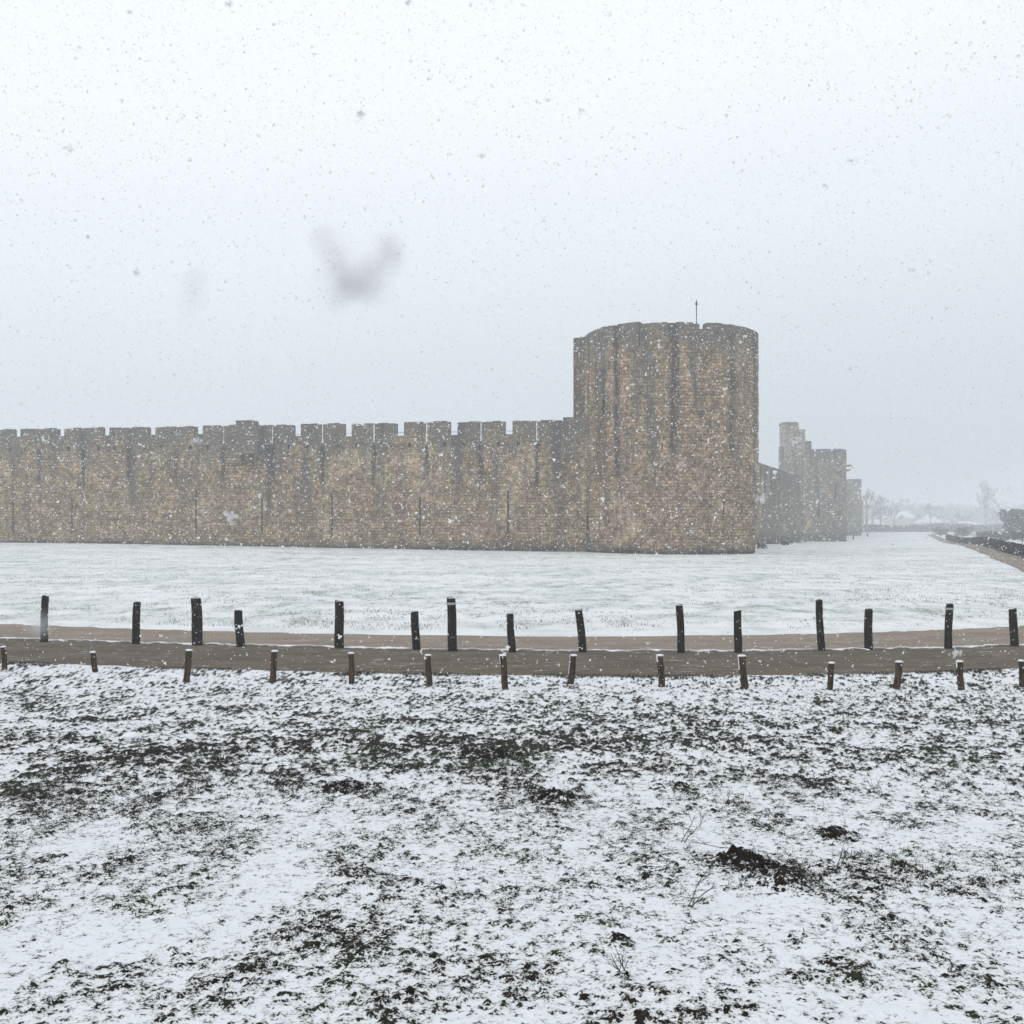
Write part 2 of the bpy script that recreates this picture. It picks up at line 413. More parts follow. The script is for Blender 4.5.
# ------------------------------------------------------------------ wall builder
def jit(a, b, seed, amp): return (float(_hash(np.array([a]), np.array([b]), seed)[0]) - .5) * 2 * amp
def wall_face(mb, mapf, ubr, zbr, holes, step, amp, seed=0, m=0):
    """front surface with real openings; mapf(u,z,depth)->xyz"""
    def fill(br):
        out = []
        for a, b in zip(br[:-1], br[1:]):
            k = max(1, int(round((b - a) / step))); out += [a + (b - a) * j / k for j in range(k)]
        return out + [br[-1]]
    us = sorted(set([round(x, 4) for x in ubr] + [round(x, 4) for h in holes for x in h[:2]])); zs = sorted(set([round(x, 4) for x in zbr] + [round(x, 4) for h in holes for x in h[2:4]]))
    us, zs = fill(us), fill(zs)
    P = {}
    def pt(i, j):
        if (i, j) not in P:
            amp_ = amp if (0 < i < len(us) - 1 and 0 < j < len(zs) - 1) else 0
            P[(i, j)] = len(mb.v); mb.v.append(tuple(mapf(us[i], zs[j], jit(i, j, seed, amp_))))
        return P[(i, j)]
    for i in range(len(us) - 1):
        uc = (us[i] + us[i + 1]) / 2
        hs = [h for h in holes if h[0] < uc < h[1]]
        for j in range(len(zs) - 1):
            zc = (zs[j] + zs[j + 1]) / 2
            if any(h[2] < zc < h[3] for h in hs): continue
            mb.f.append((pt(i, j), pt(i + 1, j), pt(i + 1, j + 1), pt(i, j + 1))); mb.m.append(m)
            mb.uv.append([(us[i], zs[j]), (us[i + 1], zs[j]), (us[i + 1], zs[j + 1]), (us[i], zs[j + 1])])
def hole_part(name, mapf, h, depth, parent):
    """the hollow behind an opening: four reveals and a back"""
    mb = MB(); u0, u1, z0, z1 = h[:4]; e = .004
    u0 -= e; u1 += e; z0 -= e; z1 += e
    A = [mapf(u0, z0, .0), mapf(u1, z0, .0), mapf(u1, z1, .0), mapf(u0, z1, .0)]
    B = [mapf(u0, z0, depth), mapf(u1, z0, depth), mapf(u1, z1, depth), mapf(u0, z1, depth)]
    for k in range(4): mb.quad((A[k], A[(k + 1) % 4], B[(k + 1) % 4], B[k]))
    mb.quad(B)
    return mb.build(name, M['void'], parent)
def line_map(p0, d, z0f=None):
    d = Vector((d[0], d[1], 0)).normalized(); nrm = Vector((-d.y, d.x, 0))     # depth direction (into the wall)
    def f(u, z, dep): q = Vector((p0[0], p0[1], 0)) + d * u + nrm * dep; return (q.x, q.y, z)
    return f
def blk(mb, mapf, u0, u1, z0, z1, d0, d1, splay0=0, splay1=0, dz=0):
    """block on a wall line; splay widens/narrows the back"""
    b = [mapf(u0, z0, d0), mapf(u1, z0, d0), mapf(u1 - splay1, z0, d1), mapf(u0 + splay0, z0, d1)]
    t = [mapf(u0, z1, d0), mapf(u1, z1 + dz, d0), mapf(u1 - splay1, z1 + dz, d1), mapf(u0 + splay0, z1, d1)]
    mb.hexa(b + t, (u0, 0))

# ------------------------------------------------------------------ the long rampart
A0 = (-52.0, 112.0); DV = (57.1, -15.0); L = math.hypot(*DV); PITCH = .0873 * L
mapA = line_map(A0, DV)
def s_of(px): k = (px - CX) / F; return (A0[1] * k - A0[0]) / (DV[0] - DV[1] * k) * L
slit0 = s_of(322.5)
def topA(u): return 12.06 - .39 * u / L
U0, U1 = -27.0, L + 1.5
SLB = 1.70
NOMINAL = 11.85
M['stoneA'] = stone_mat('rampart_stone', NOMINAL, period=(PITCH, slit0, 5.2, 9.9, .36), lowz=-.1,
    stains=[(s_of(269), .55, 1.5, 10, .8), (s_of(40), .35, 2, 10, .6), (s_of(13), .25, .5, 9, .8), (s_of(561), .9, .5, 9, .55), (s_of(150), .4, 3, 10, .45), (s_of(330), .18, .2, 4.6, .7), (s_of(508), .2, .2, 5, .6)])
zb = -.6
ramp = empty('rampart_wall', (mapA(L / 2, 0, 0)[0], mapA(L / 2, 0, 0)[1], gz(*mapA(L / 2, 0, 0)[:2])), 'long brown stone rampart with crenellated grey top, running from the left edge to the big round tower', 'rampart')
wt = NOMINAL - SLB      # walk level
mb = MB()
slits = []
for px, z0, z1 in ((13, 1.6, 5.6), (72, 1.6, 5.0), (196, 1.4, 5.8), (262, 1.6, 5.0), (332, 1.3, 5.3), (420, 1.6, 5.0), (508, 1.2, 5.6)):
    u = s_of(px); slits.append((u - .075, u + .075, z0, z1))
putlogs = []
for k in range(-8, 6):
    c = slit0 + (k + .5) * PITCH
    if c < U0 + 2 or c > U1 - 6: continue
    for sgn in (-1, 1):
        u = c + sgn * .92 + .05 * ((k * 7) % 3 - 1); putlogs.append((u - .13, u + .13, wt - .42 - .03 * ((k * 5) % 4), wt + .02 - .05 - .02 * ((k * 3) % 5)))
def mapAj(u, z, dep): # the top follows the slightly falling crest
    zz = z + (topA(u) - NOMINAL) * sstep(7, wt, z) if z > 7 else z
    return mapA(u, float(zz), dep)
wall_face(mb, mapAj, [U0, U1], [zb, 7, wt], slits + putlogs, .42, .022, 3)
# top walk, back and ends
for (a, b) in zip(np.linspace(U0, U1, 24)[:-1], np.linspace(U0, U1, 24)[1:]):
    mb.quad((mapAj(a, wt, 0), mapAj(b, wt, 0), mapAj(b, wt, 2.6), mapAj(a, wt, 2.6)), [(a, wt), (b, wt), (b, wt), (a, wt)])
    mb.quad((mapAj(b, zb, 2.6), mapAj(a, zb, 2.6), mapAj(a, wt, 2.6), mapAj(b, wt, 2.6)), [(b, zb), (a, zb), (a, wt), (b, wt)])
mb.quad((mapAj(U0, zb, 2.6), mapAj(U0, zb, 0), mapAj(U0, wt, 0), mapAj(U0, wt, 2.6)))
mb.quad((mapAj(U1, zb, 0), mapAj(U1, zb, 2.6), mapAj(U1, wt, 2.6), mapAj(U1, wt, 0)))
mb.build('wall_face', M['stoneA'], ramp)
for h in slits: hole_part('arrow_slit', mapA, h, .6, ramp)
for h in putlogs: hole_part('putlog_hole', mapAj, h, .35, ramp)
TH = .38
ub = s_of(251.5)      # the bretèche
for k in range(-9, 6):
    c = slit0 + k * PITCH                     # slit centre
    u0, u1 = c - PITCH / 2 + .355, c + PITCH / 2 - .355
    if u0 < U0: continue
    r = random.Random(k)
    last = u1 > s_of(560)
    if last: u1 = s_of(563.4)
    if u0 > s_of(560): continue
    tz = topA(c) + r.uniform(-.04, .05)
    wz = wt + (topA(c) - NOMINAL)
    mb = MB(); g = .040 + r.uniform(-.006, .010)
    blk(mb, mapA, u0, c - g, wz - .05 + .002, tz, .002, TH, 0, .15, r.uniform(-.03, .03))
    blk(mb, mapA, c + g, u1, wz - .05 + .002, tz + r.uniform(-.02, .04), .002, TH, .15, 0, r.uniform(-.03, .03))
    # weathered crown: chipped coping stones
    q = u0
    while q < u1 - .35:
        w = r.uniform(.35, .8)
        if not (q < c + g and q + w > c - g) and q + w < u1: blk(mb, mapA, q + .01, q + w, tz - .02, tz + r.uniform(.03, .11), .03, TH - .03)
        q += w
    mb.build('merlon', M['stoneA'], ramp)
    # sill of the crenel on its right
    sill = .72 if c < s_of(230) else 1.05 if c < s_of(300) else 1.15
    if not last:
        mb = MB(); blk(mb, mapA, u1 + .002, u1 + .708, wz - .05 + .004, topA(c) - sill, .006, TH - .004)
        mb.build('crenel_sill', M['stoneA'], ramp)
# stepped end against the tower
mb = MB(); blk(mb, mapA, s_of(563) + .004, s_of(592), wt - .45, 11.97, .0, 1.6)
mb.build('end_pier', M['stoneA'], ramp)
# thin hand rail on the wall walk
mb = MB(); mb.tube([mapA(u, topA(u) - .78, .95) for u in np.linspace(s_of(180), s_of(560), 12)], .022, 5)
for k in range(-2, 5):
    c = slit0 + (k + .35) * PITCH; mb.tube([mapA(c, wt - .2, .95), mapA(c, topA(c) - .78, .95)], .02, 5)
mb.build('hand_rail', M['iron'], ramp)
# bretèche: box turret hanging over the face on corbels
mb = MB(); tb = topA(ub) + .35
b0, b1 = ub - 1.12, ub + 1.12
blk(mb, mapA, b0, b1 - .35, 9.15, tb, -.95, -.002); blk(mb, mapA, b1 - .348, b1, 9.15, tb - .35, -.95, -.002)
blk(mb, mapA, b0 + .05, b1 - .05, wt - .1, tb - .5, .008, TH + .3)
blk(mb, mapA, b0 - .05, b1 - .5, tb + .003, tb + .10, -1.0, .05)
bt = mb.build('hanging_turret', M['stoneA'], ramp)
for q in (b0 + .18, ub, b1 - .18):
    mb = MB()
    for j, (dd, zz) in enumerate(((.9, 9.147), (.62, 8.80), (.34, 8.45))):
        blk(mb, mapA, q - .17, q + .17, zz - .345, zz, -dd, -.004)
    mb.build('corbel', M['stoneA'], bt)

# ------------------------------------------------------------------ corner tower
TD = 98.0; TXc = (670.5 - CX) / F * TD; TR = 86 / F * TD * .9985; TC = (TXc, TD)
face0 = math.atan2(-TC[1], -TC[0])            # bearing from the tower to the viewer
def mapT(u, z, dep):
    a = face0 + u / TR; r = TR - dep - .34 * max(0.0, 1 - max(z, 0) / 5.5) ** 1.3
    return (TC[0] + r * math.cos(a), TC[1] + r * math.sin(a), z)
def tu(px): return math.asin(max(-1, min(1, (px - 670.5) / 86))) * TR
PB = 17.35; TT = 19.2
tst = [(tu(620), .62, 5.0, 19.4, 1), (tu(673.5), .66, 6.5, 19.4, 1), (tu(727), .6, 7, 18.5, .8), (tu(604), 1.7, 5.0, 15.8, .7), (tu(591), .4, 3, 19, .6),
       (tu(610), .9, 1.0, 8, .35), (tu(700), .5, 9, 18, .3), (tu(750), .5, 4, 19, .45), (tu(645), .3, 11, 19, .3)]
M['stoneT'] = stone_mat('tower_stone', TT + .3, stains=tst, light=(.385, .274, .162), dark=(.215, .150, .086), red=.55)
M['stoneS'] = stone_mat('shaft_stone', TT + .3, stains=[(1.25, .4, 6, 19, .8), (.2, .25, 9, 19, .6), (.7, .3, 1, 9, .5)], light=(.25, .185, .12), dark=(.145, .105, .07), red=.4)
tower = empty('round_tower', (TC[0], TC[1], 0), 'massive tall round stone tower with dark vertical water streaks and a thin rod on top', 'tower')
th = [(tu(720) - .07, tu(720) + .07, 3.3, 5.9), (tu(607) - .16, tu(607) + .16, 11.9, 13.2), (tu(690) - .06, tu(690) + .06, 10.4, 12.2), (tu(655) - .06, tu(655) + .06, 3.2, 5.2)]
th = [th[0], th[1]]
mb = MB(); circ = 2 * math.pi * TR
wall_face(mb, mapT, [-circ / 2, circ / 2], [-.5, PB], th, .36, .035, 9)
nq = 48; cap = [mapT(-circ / 2 + circ * i / nq, PB - .3, .05) for i in range(nq)]; mb.quad(cap, [(0, 0)] * nq)
mb.build('tower_wall', M['stoneT'], tower)
for h in th: hole_part('arrow_slit', mapT, h, .7, tower)
def arc_block(mb, a0, a1, z0, z1, th_=.7, d=0.0, rmap=mapT, dz=0):
    n = max(2, int(abs(a1 - a0) / .45))
    for i in range(n):
        p, q = a0 + (a1 - a0) * i / n, a0 + (a1 - a0) * (i + 1) / n
        za, zc = z1 + dz * i / n, z1 + dz * (i + 1) / n
        A = [rmap(p, z0, d), rmap(q, z0, d), rmap(q, zc, d), rmap(p, za, d)]; B = [rmap(p, z0, th_), rmap(q, z0, th_), rmap(q, zc, th_), rmap(p, za, th_)]
        mb.quad(A, [(p, z0), (q, z0), (q, zc), (p, za)]); mb.quad(B[::-1], [(q, z0), (p, z0), (p, za), (q, zc)][::-1])
        mb.quad((A[3], A[2], B[2], B[3]), [(p, za), (q, zc), (q, zc + .7), (p, za + .7)])
        if i == 0: mb.quad((A[0], A[3], B[3], B[0]), [(p, z0), (p, z1), (p + .7, z1), (p + .7, z0)])
        if i == n - 1: mb.quad((A[1], B[1], B[2], A[2]), [(q, z0), (q + .7, z0), (q + .7, z1), (q, z1)])
cuts = [(586, 602, 19.16, .15), (603, 619.2, 19.28, .02), (620, 641.5, 19.30, .06), (642.3, 674.2, 19.10, 0), (674.35, 697, 19.08, -.05), (703, 749, 19.10, .02)]
for (a, b, z, dz) in cuts: 
    mb = MB(); arc_block(mb, tu(a), tu(b), PB + .002, z, dz=dz)
    for q in np.arange(tu(a) + .1, tu(b) - .7, .75):
        arc_block(mb, q, q + .68, z + .004 + dz * .5, z + .05 + abs(jit(int(q * 9), 3, 5, .05)), .62, .04)
    mb.build('merlon', M['stoneT'], tower)
mb = MB(); arc_block(mb, tu(697.1), tu(702.9), PB + .004, 18.62, d=.006); mb.build('crenel_sill', M['stoneT'], tower)
q0 = tu(749.6)
while q0 < circ - 13.5:
    mb = MB(); arc_block(mb, q0, min(q0 + 4.2, circ - 11.5), PB + .002, 19.12 + .1 * (int(q0) % 2)); mb.build('merlon', M['stoneT'], tower)
    mb = MB(); arc_block(mb, q0 + 4.204, q0 + 4.7, PB + .004, 18.5, d=.006); mb.build('crenel_sill', M['stoneT'], tower)
    q0 += 4.704
# square stair shaft clasping the tower on the rampart side
du = Vector((DV[0], DV[1], 0)).normalized()
sx = (573 - CX) / F * 99.2
mapS = line_map((sx, 98.6), DV)
mb = MB()
wall_face(mb, mapS, [0, 6.2], [-.4, 19.05], [], .42, .03, 6)
mb.quad((mapS(0, -.4, 5), mapS(0, -.4, 0), mapS(0, 19.05, 0), mapS(0, 19.05, 5)), [(-5, 0), (0, 0), (0, 19), (-5, 19)])
mb.quad((mapS(0, 19.05, 0), mapS(6.2, 19.05, 0), mapS(6.2, 19.05, 5), mapS(0, 19.05, 5)), [(0, 19)] * 4)
mb.quad((mapS(6.2, -.4, 5), mapS(0, -.4, 5), mapS(0, 19.05, 5), mapS(6.2, 19.05, 5)), [(0, 0), (6, 0), (6, 19), (0, 19)])
blk(mb, mapS, .0, .55, 19.05, 19.22, .0, 1.2); blk(mb, mapS, .6, 3, 19.05, 19.3, .0, 1.2)
mb.build('stair_shaft', M['stoneS'], tower)
# rod
rx = (696.5 - CX) / F * TD
mb = MB(); mb.tube([(rx, TD, PB - .3), (rx, TD, 22.35)], .045, 6); mb.tube([(rx, TD, 22.0), (rx, TD, 22.1), (rx, TD, 22.55)], [.03, .12, .01], 6)
mb.build('rod', M['iron'], tower)

# ------------------------------------------------------------------ receding rampart and the far gate group
W0 = (TC[0] + .6, 98.0); WD = (.3505, .9365)
mapB = line_map(W0, (WD[0], WD[1])); 
# depth points into town: left of travel = (-.94,.35): fine
def depth_u(d): return (d - 98.0) / .9365
M['stoneB'] = stone_mat('receding_stone', 11.2, light=(.27, .235, .18), dark=(.15, .13, .10), red=.15, period=(PITCH, 2, 5, 9.8, .3))
M['stoneC'] = stone_mat('far_tower_stone', 17, light=(.30, .26, .20), dark=(.17, .145, .11), red=.2)
M['stoneD'] = stone_mat('pale_turret_stone', 30, light=(.42, .37, .29), dark=(.27, .23, .18), red=.0)
def far_wall(name, d0, d1, top, label):
    u0, u1 = depth_u(d0), depth_u(d1); c = mapB((u0 + u1) / 2, 0, 0)
    rt = empty(name, (c[0], c[1], gz(c[0], c[1])), label, 'rampart')
    mb = MB(); wk = top - 1.5
    wall_face(mb, mapB, [u0, u1], [-2.5, wk], [], 1.0, .03, 4)
    mb.quad([mapB(u0, wk, 0), mapB(u1, wk, 0), mapB(u1, wk, 2.4), mapB(u0, wk, 2.4)]); mb.quad([mapB(u1, -2.5, 2.4), mapB(u0, -2.5, 2.4), mapB(u0, wk, 2.4), mapB(u1, wk, 2.4)])
    mb.quad([mapB(u0, -2.5, 2.4), mapB(u0, -2.5, 0), mapB(u0, wk, 0), mapB(u0, wk, 2.4)])
    mb.build('wall_face', M['stoneB'], rt)
    u = u0
    while u < u1 - 1:
        e = min(u + PITCH - .8, u1); mb = MB(); blk(mb, mapB, u, e, wk + .002, top + random.uniform(-.05, .05), .002, .5); mb.build('merlon', M['stoneB'], rt); u = e + .8
    return rt
far_wall('rampart_wall', 101, 196, 10.6, 'stretch of rampart seen edge on, between the big round tower and the pale tall turret')
far_wall('rampart_wall', 214, 292, 10.4, 'hazy far stretch of rampart between the two far towers')
far_wall('rampart_wall', 304, 400, 10.2, 'farthest faint stretch of rampart dissolving in the snowfall')
def round_tower(px, d, halfpx, topy, label, mat, name='round_tower', back=0, merl=7, slitsn=2):
    X = (px - CX) / F * d; R = halfpx / F * d; g = gz(X, d); top = EYE + (HY - topy) * (d - R) / F
    rt = empty(name, (X, d, g), label, 'tower'); f0 = math.atan2(-d, -X); cc = 2 * math.pi * R
    def mp(u, z, dep): a = f0 + u / R; return (X + (R - dep) * math.cos(a), d + (R - dep) * math.sin(a), z)
    hs = [(u - .14, u + .14, g + z, g + z + 2.2) for u, z in ((-.3 * R, 4.5), (.5 * R, 8.0))[:slitsn]]
    mb = MB(); pb = top - 1.6
    wall_face(mb, mp, [-cc / 2, cc / 2], [g - 1, pb], hs, .8, .04, 12)
    mb.quad([mp(-cc / 2 + cc * i / 24, pb - .2, .02) for i in range(24)])
    mb.build('tower_wall', mat, rt)
    for h in hs: hole_part('arrow_slit', mp, h, .6, rt)
    for i in range(merl):
        a = -cc / 2 + cc * i / merl; mb = MB(); arc_block(mb, a, a + cc / merl - .7, pb + .002, top + random.uniform(-.08, .1), .6, rmap=mp); mb.build('merlon', mat, rt)
        mb = MB(); arc_block(mb, a + cc / merl - .696, a + cc / merl - .004, pb + .004, top - .9, .55, .01, rmap=mp); mb.build('crenel_sill', mat, rt)
    return rt, X, R, g, top
rtA = round_tower(825, 207, 20.5, 449, 'grey round gate tower, widest far tower, small spout on its right side', M['stoneC'])
mb = MB(); X, R, g, top = rtA[1:]
mb.tube([(X + R - .3, 206, top - 3.0), (X + R + .6, 205.6, top - 2.9), (X + R + 1.0, 205.5, top - 3.4)], [.22, .16, .1], 6); mb.tube([(X + R - .3, 206, top - 3.9), (X + R + .5, 205.6, top - 3.7)], [.2, .12], 6)
mb.build('spout', M['stoneC'], rtA[0])
round_tower(852.5, 298, 8.5, 479, 'hazy pale round tower, smaller and right of the gate tower', M['stoneC'], slitsn=1, merl=5)
# tall pale square turret
X0, X1 = (779 - CX) / F * 214, (803.5 - CX) / F * 214
tur = empty('square_turret', ((X0 + X1) / 2, 214, gz(54, 214)), 'tall pale square turret with stepped right shoulder, rising behind the far rampart', 'turret')
def sq(mb, px0, px1, topy, d, dep, zb_=-2, fronty=0):
    a, b = (px0 - CX) / F * d, (px1 - CX) / F * d; top = EYE + (HY - topy) * d / F
    mp = line_map((a, d + fronty), (1, 0)); w = b - a
    wall_face(mb, mp, [0, w], [zb_, top], [], .7, .04, 2)
    mpr = line_map((b, d + fronty), (0, 1)); wall_face(mb, mpr, [0, dep], [zb_, top], [], .7, .04, 3)
    mb.quad([mp(0, zb_, dep), mp(0, zb_, 0), mp(0, top, 0), mp(0, top, dep)], [(0, zb_), (dep, zb_), (dep, top), (0, top)])
    mb.quad([mp(0, top, 0), mp(w, top, 0), mp(w, top, dep), mp(0, top, dep)], [(0, top), (w, top), (w, top + 1), (0, top + 1)])
    mb.quad([mp(w, zb_, dep), mp(0, zb_, dep), mp(0, top, dep), mp(w, top, dep)], [(0, zb_), (w, zb_), (w, top), (0, top)])
    return top
mb = MB(); t1 = sq(mb, 784.5, 799, 424.5, 214, 4); mb.build('turret_wall', M['stoneD'], tur)
mb = MB(); sq(mb, 784, 798.2, 422, 213.9, 4.2, t1 - .02 + .003); mb.build('parapet', M['stoneC'], tur)
mb = MB(); sq(mb, 799.1, 805.3, 429.5, 214.2, 4.6); mb.build('shoulder', M['stoneD'], tur)
mb = MB(); sq(mb, 805.4, 811.5, 441, 214.4, 4.2); mb.build('shoulder', M['stoneC'], tur)
mb = MB(); sq(mb, 782.4, 784.4, 446, 214.8, 3); mb.build('buttress', M['stoneC'], tur)
# low stone blocks at the foot of the receding wall
def rock(name, x, y, w, h, label, seed, group=None):
    r = random.Random(seed); mb = MB(); n = 8; z0 = gz(x, y) - .05; rings = []
    for j, (zz, sc) in enumerate(((0, 1), (.4, 1.05), (.8, .85), (1, .5))):
        rings.append([(x + math.cos(k * 2 * math.pi / n) * w / 2 * sc * r.uniform(.85, 1.12), y + math.sin(k * 2 * math.pi / n) * w / 2.4 * sc * r.uniform(.85, 1.12), z0 + zz * h * r.uniform(.9, 1.1)) for k in range(n)])
    for j in range(3):
        for k in range(n): mb.quad((rings[j][k], rings[j][(k + 1) % n], rings[j + 1][(k + 1) % n], rings[j + 1][k]))
    mb.quad(rings[-1])
    o = mb.build(name, M['void']); tag(o, label, 'boulder', group); return o
for i, (px, py, w, lb) in enumerate(((762, 548.5, 1.0, 'dark boulder nearest the big round tower, at the foot of the receding rampart'), (785.5, 545, .9, 'middle one of three dark boulders along the receding rampart'), (798, 541.8, .8, 'farthest of three dark boulders, just before the gate tower'))):
    x, y = at(px, py); rock('boulder', x, y, w, .5, lb, i, 'boulders at the foot of the rampart')

# ------------------------------------------------------------------ posts
def post(px, by, ty, tpx, wpx, label, tall, seed, band=False, drift=None):
    x, y = at(px, by); z = gz(x, y); r = random.Random(seed)
    if tall: z -= .05
    h = (by - ty) / F * y + (.05 if tall else 0); w = wpx / F * y; lean = (tpx - px) / F * y
    n = 12; mb = MB(); levels = [-.18, 0, .12, .3, .48, .66, .82, .95, 1.0]
    sq_ = .35 if tall else .2
    prof = [1 + sq_ * .22 * abs(math.cos(2 * (k * 2 * math.pi / n + .4))) + r.uniform(-.07, .07) for k in range(n)]
    yl = r.uniform(-.04, .04) * h; rings = []; ph = r.uniform(0, 6)
    for j, t in enumerate(levels):
        s = (1.04 - .07 * t if t > 0 else 1.04) * (.93 if j == len(levels) - 1 else 1) + r.uniform(-.035, .035)
        bow = .05 * w * math.sin(t * 5 + ph)
        cx_, cy_ = x + lean * t + bow, y + yl * t
        rings.append([(cx_ + math.cos(k * 2 * math.pi / n) * w / 2 * prof[k] * s * .93, cy_ + math.sin(k * 2 * math.pi / n) * w / 2 * prof[k] * s * .93,
                       z + h * t + (.018 * math.cos(k * 2 * math.pi / n + ph) + r.uniform(-.006, .006) if t == 1.0 else 0)) for k in range(n)])
    for j in range(len(rings) - 1):
        for k in range(n): mb.quad((rings[j][k], rings[j][(k + 1) % n], rings[j + 1][(k + 1) % n], rings[j + 1][k]))
    mb.quad(rings[-1])
    cat = 'post'; grp = 'tall posts along the path' if tall else 'short posts along the near edge of the path'
    nm = 'tall_post' if tall else 'short_post'
    rt = empty(nm, (x, y, z), label, cat, grp)
    mb.build('timber', M['wood_dark'] if tall else M['wood_brown'], rt)
    tx, ty_ = x + lean, y + yl
    def cap(th_, sc):
        mb = MB(); rr = []
        for zz, s in ((-.004, 1.0), (th_ * .5, 1.08), (th_, .7)):
            rr.append([(tx + math.cos(k * 2 * math.pi / n) * w / 2 * prof[k] * s * sc * r.uniform(.92, 1.05), ty_ + math.sin(k * 2 * math.pi / n) * w / 2 * prof[k] * s * sc * r.uniform(.92, 1.05), z + h + zz) for k in range(n)])
        for j in range(2):
            for k in range(n): mb.quad((rr[j][k], rr[j][(k + 1) % n], rr[j + 1][(k + 1) % n], rr[j + 1][k]))
        mb.quad(rr[-1]); mb.build('snow_cap', M['snow'], rt, True)
    if not tall: cap(.022, 1.0)
    else: cap(.006, .8)
    if drift:    # wind-plastered snow down the left side
        mb = MB(); cols = []
        for t in np.linspace(drift, 1.0, 6):
            row = []
            for k in range(4, 8):
                an = k * 2 * math.pi / n; ww = w / 2 * prof[k] * (1.0 + r.uniform(.02, .16) * (t - drift + .15))
                row.append((x + lean * t + math.cos(an) * ww, y + yl * t + math.sin(an) * ww, z + h * t + (.008 if t == 1 else 0)))
            cols.append(row)
        for a in range(5):
            for k in range(3): mb.quad((cols[a][k], cols[a][k + 1], cols[a + 1][k + 1], cols[a + 1][k]))
        mb.build('snow_patch', M['snow'], rt, True)
    if band:
        mb = MB(); t = .905; bx, byy = x + lean * t, y + yl * t; rr = [[(bx + math.cos(k * 2 * math.pi / n) * w / 2 * prof[k] * 1.06, byy + math.sin(k * 2 * math.pi / n) * w / 2 * prof[k] * 1.06, z + h * tt) for k in range(n)] for tt in (.875, .92)]
        for k in range(n): mb.quad((rr[0][k], rr[0][(k + 1) % n], rr[1][(k + 1) % n], rr[1][k]))
        mb.build('band', M['band'], rt)
tall = [(44, 640, 596, 44.5, 7.5, 'slim tall dark post, leftmost of the tall row'), (135.3, 642, 602, 137.7, 8.3, 'tall dark post leaning right, second from the left in the tall row'),
 (198, 643, 598, 195.3, 11, 'thickest of the tall dark posts, third from the left'), (240.3, 644.5, 610.5, 238.5, 8.5, 'shorter dark post just right of the thickest tall post'),
 (339.5, 646, 601, 339, 9, 'straight tall dark post standing alone, fifth from the left in the tall row'), (416, 647.5, 612, 414.7, 8, 'shorter dark post just left of the post with the pale band, mid row'),
 (453, 649, 598, 450.8, 9, 'tall dark post with a pale band below its top, in the middle of the picture'), (512, 650, 614, 510, 7.8, 'shortest dark post of the tall row, right of the middle banded post'),
 (583, 650, 610, 578.8, 8.3, 'tall dark post leaning left, below the left side of the big round tower'), (681.3, 650.5, 605, 679.3, 7.5, 'slender tall dark post below the middle of the big round tower'),
 (737.8, 650.5, 611, 738, 7.8, 'upright dark post below the right edge of the big round tower'), (821.3, 648.5, 600, 818.8, 7.2, 'tallest slim dark post, below the far gate tower'),
 (868.5, 647.5, 609, 868.5, 8, 'upright dark post fourth from the right end of the tall row, between a taller one and a banded one'.replace('fourth', 'third')), (948, 646.5, 604, 949.5, 7.6, 'tall dark post with a pale band near its top, second from the right'),
 (1014, 644, 609, 1012.5, 7.8, 'dark post at the right edge, last of the tall row')]
tall[12] = (868.5, 647.5, 609, 868.5, 8, 'upright dark post between the tallest slim post and the banded post on the right')
for i, t in enumerate(tall): post(*t[:5], t[5], True, 100 + i, band=i in (6, 13))
short = [(5, 669.5, 647, 3.5, 5.5, 'short snow capped post at the left edge, leftmost of the short row'), (95.5, 672, 652.5, 92.8, 6, 'stubby brown snow capped post, second from the left in the short row'),
 (186.5, 682, 650.5, 189, 6.6, 'crooked brown short post leaning right, below the thickest tall post'), (272.3, 682.5, 651.5, 274.6, 6.4, 'dark short post leaning right, fourth from the left in the short row'),
 (352, 683, 653.5, 351, 6, 'narrow brown short post just right of a lone tall post, fifth of the short row'), (429.5, 685.5, 655.5, 428, 6, 'brown short post between the two left middle tall posts, sixth of the short row'),
 (505.5, 688.5, 655.5, 502.8, 7, 'short post leaning left with snow on its left shoulder, in the middle of the picture'), (570.8, 684, 655.5, 573.5, 6.6, 'short pale-faced post leaning right, below the left side of the big round tower'),
 (662, 686, 655.5, 660, 6.8, 'short brown post leaning left, just left of the slender tall post'), (744.5, 687.5, 656, 741.8, 8, 'thickest short brown post, below the right edge of the big round tower'),
 (829.5, 689.5, 663, 831.3, 6, 'thin short post just right of the tallest slim post'), (896.8, 688.5, 662, 899.2, 7, 'short dark post leaning right, third from the right in the short row'),
 (961, 690, 661.5, 959.3, 7, 'short post leaning slightly left, second from the right in the short row'), (1022.5, 687, 661, 1021.3, 6, 'short post cut by the right edge, last of the short row')]
for i, t in enumerate(short): post(*t[:5], t[5], False, 200 + i, drift={6: .75, 7: .35, 9: .3, 8: .8, 2: .85, 12: .8}.get(i))
for i, (px, py, ty, lb) in enumerate(((853.5, 539.5, 533.5, 'tiny dark bollard at the foot of the small hazy tower'), (867.5, 537.3, 533.2, 'tiny faint bollard, farther off than the one at the hazy tower'))):
    x, y = at(px, py); h = (py - ty) / F * y; mb = MB(); z = gz(x, y) - .1
    mb.tube([(x, y, z), (x, y, z + h * .8), (x, y, z + h), (x, y, z + h + .12)], [.16, .15, .2, .07], 8)
    tag(mb.build('bollard', M['iron']), lb, 'bollard')

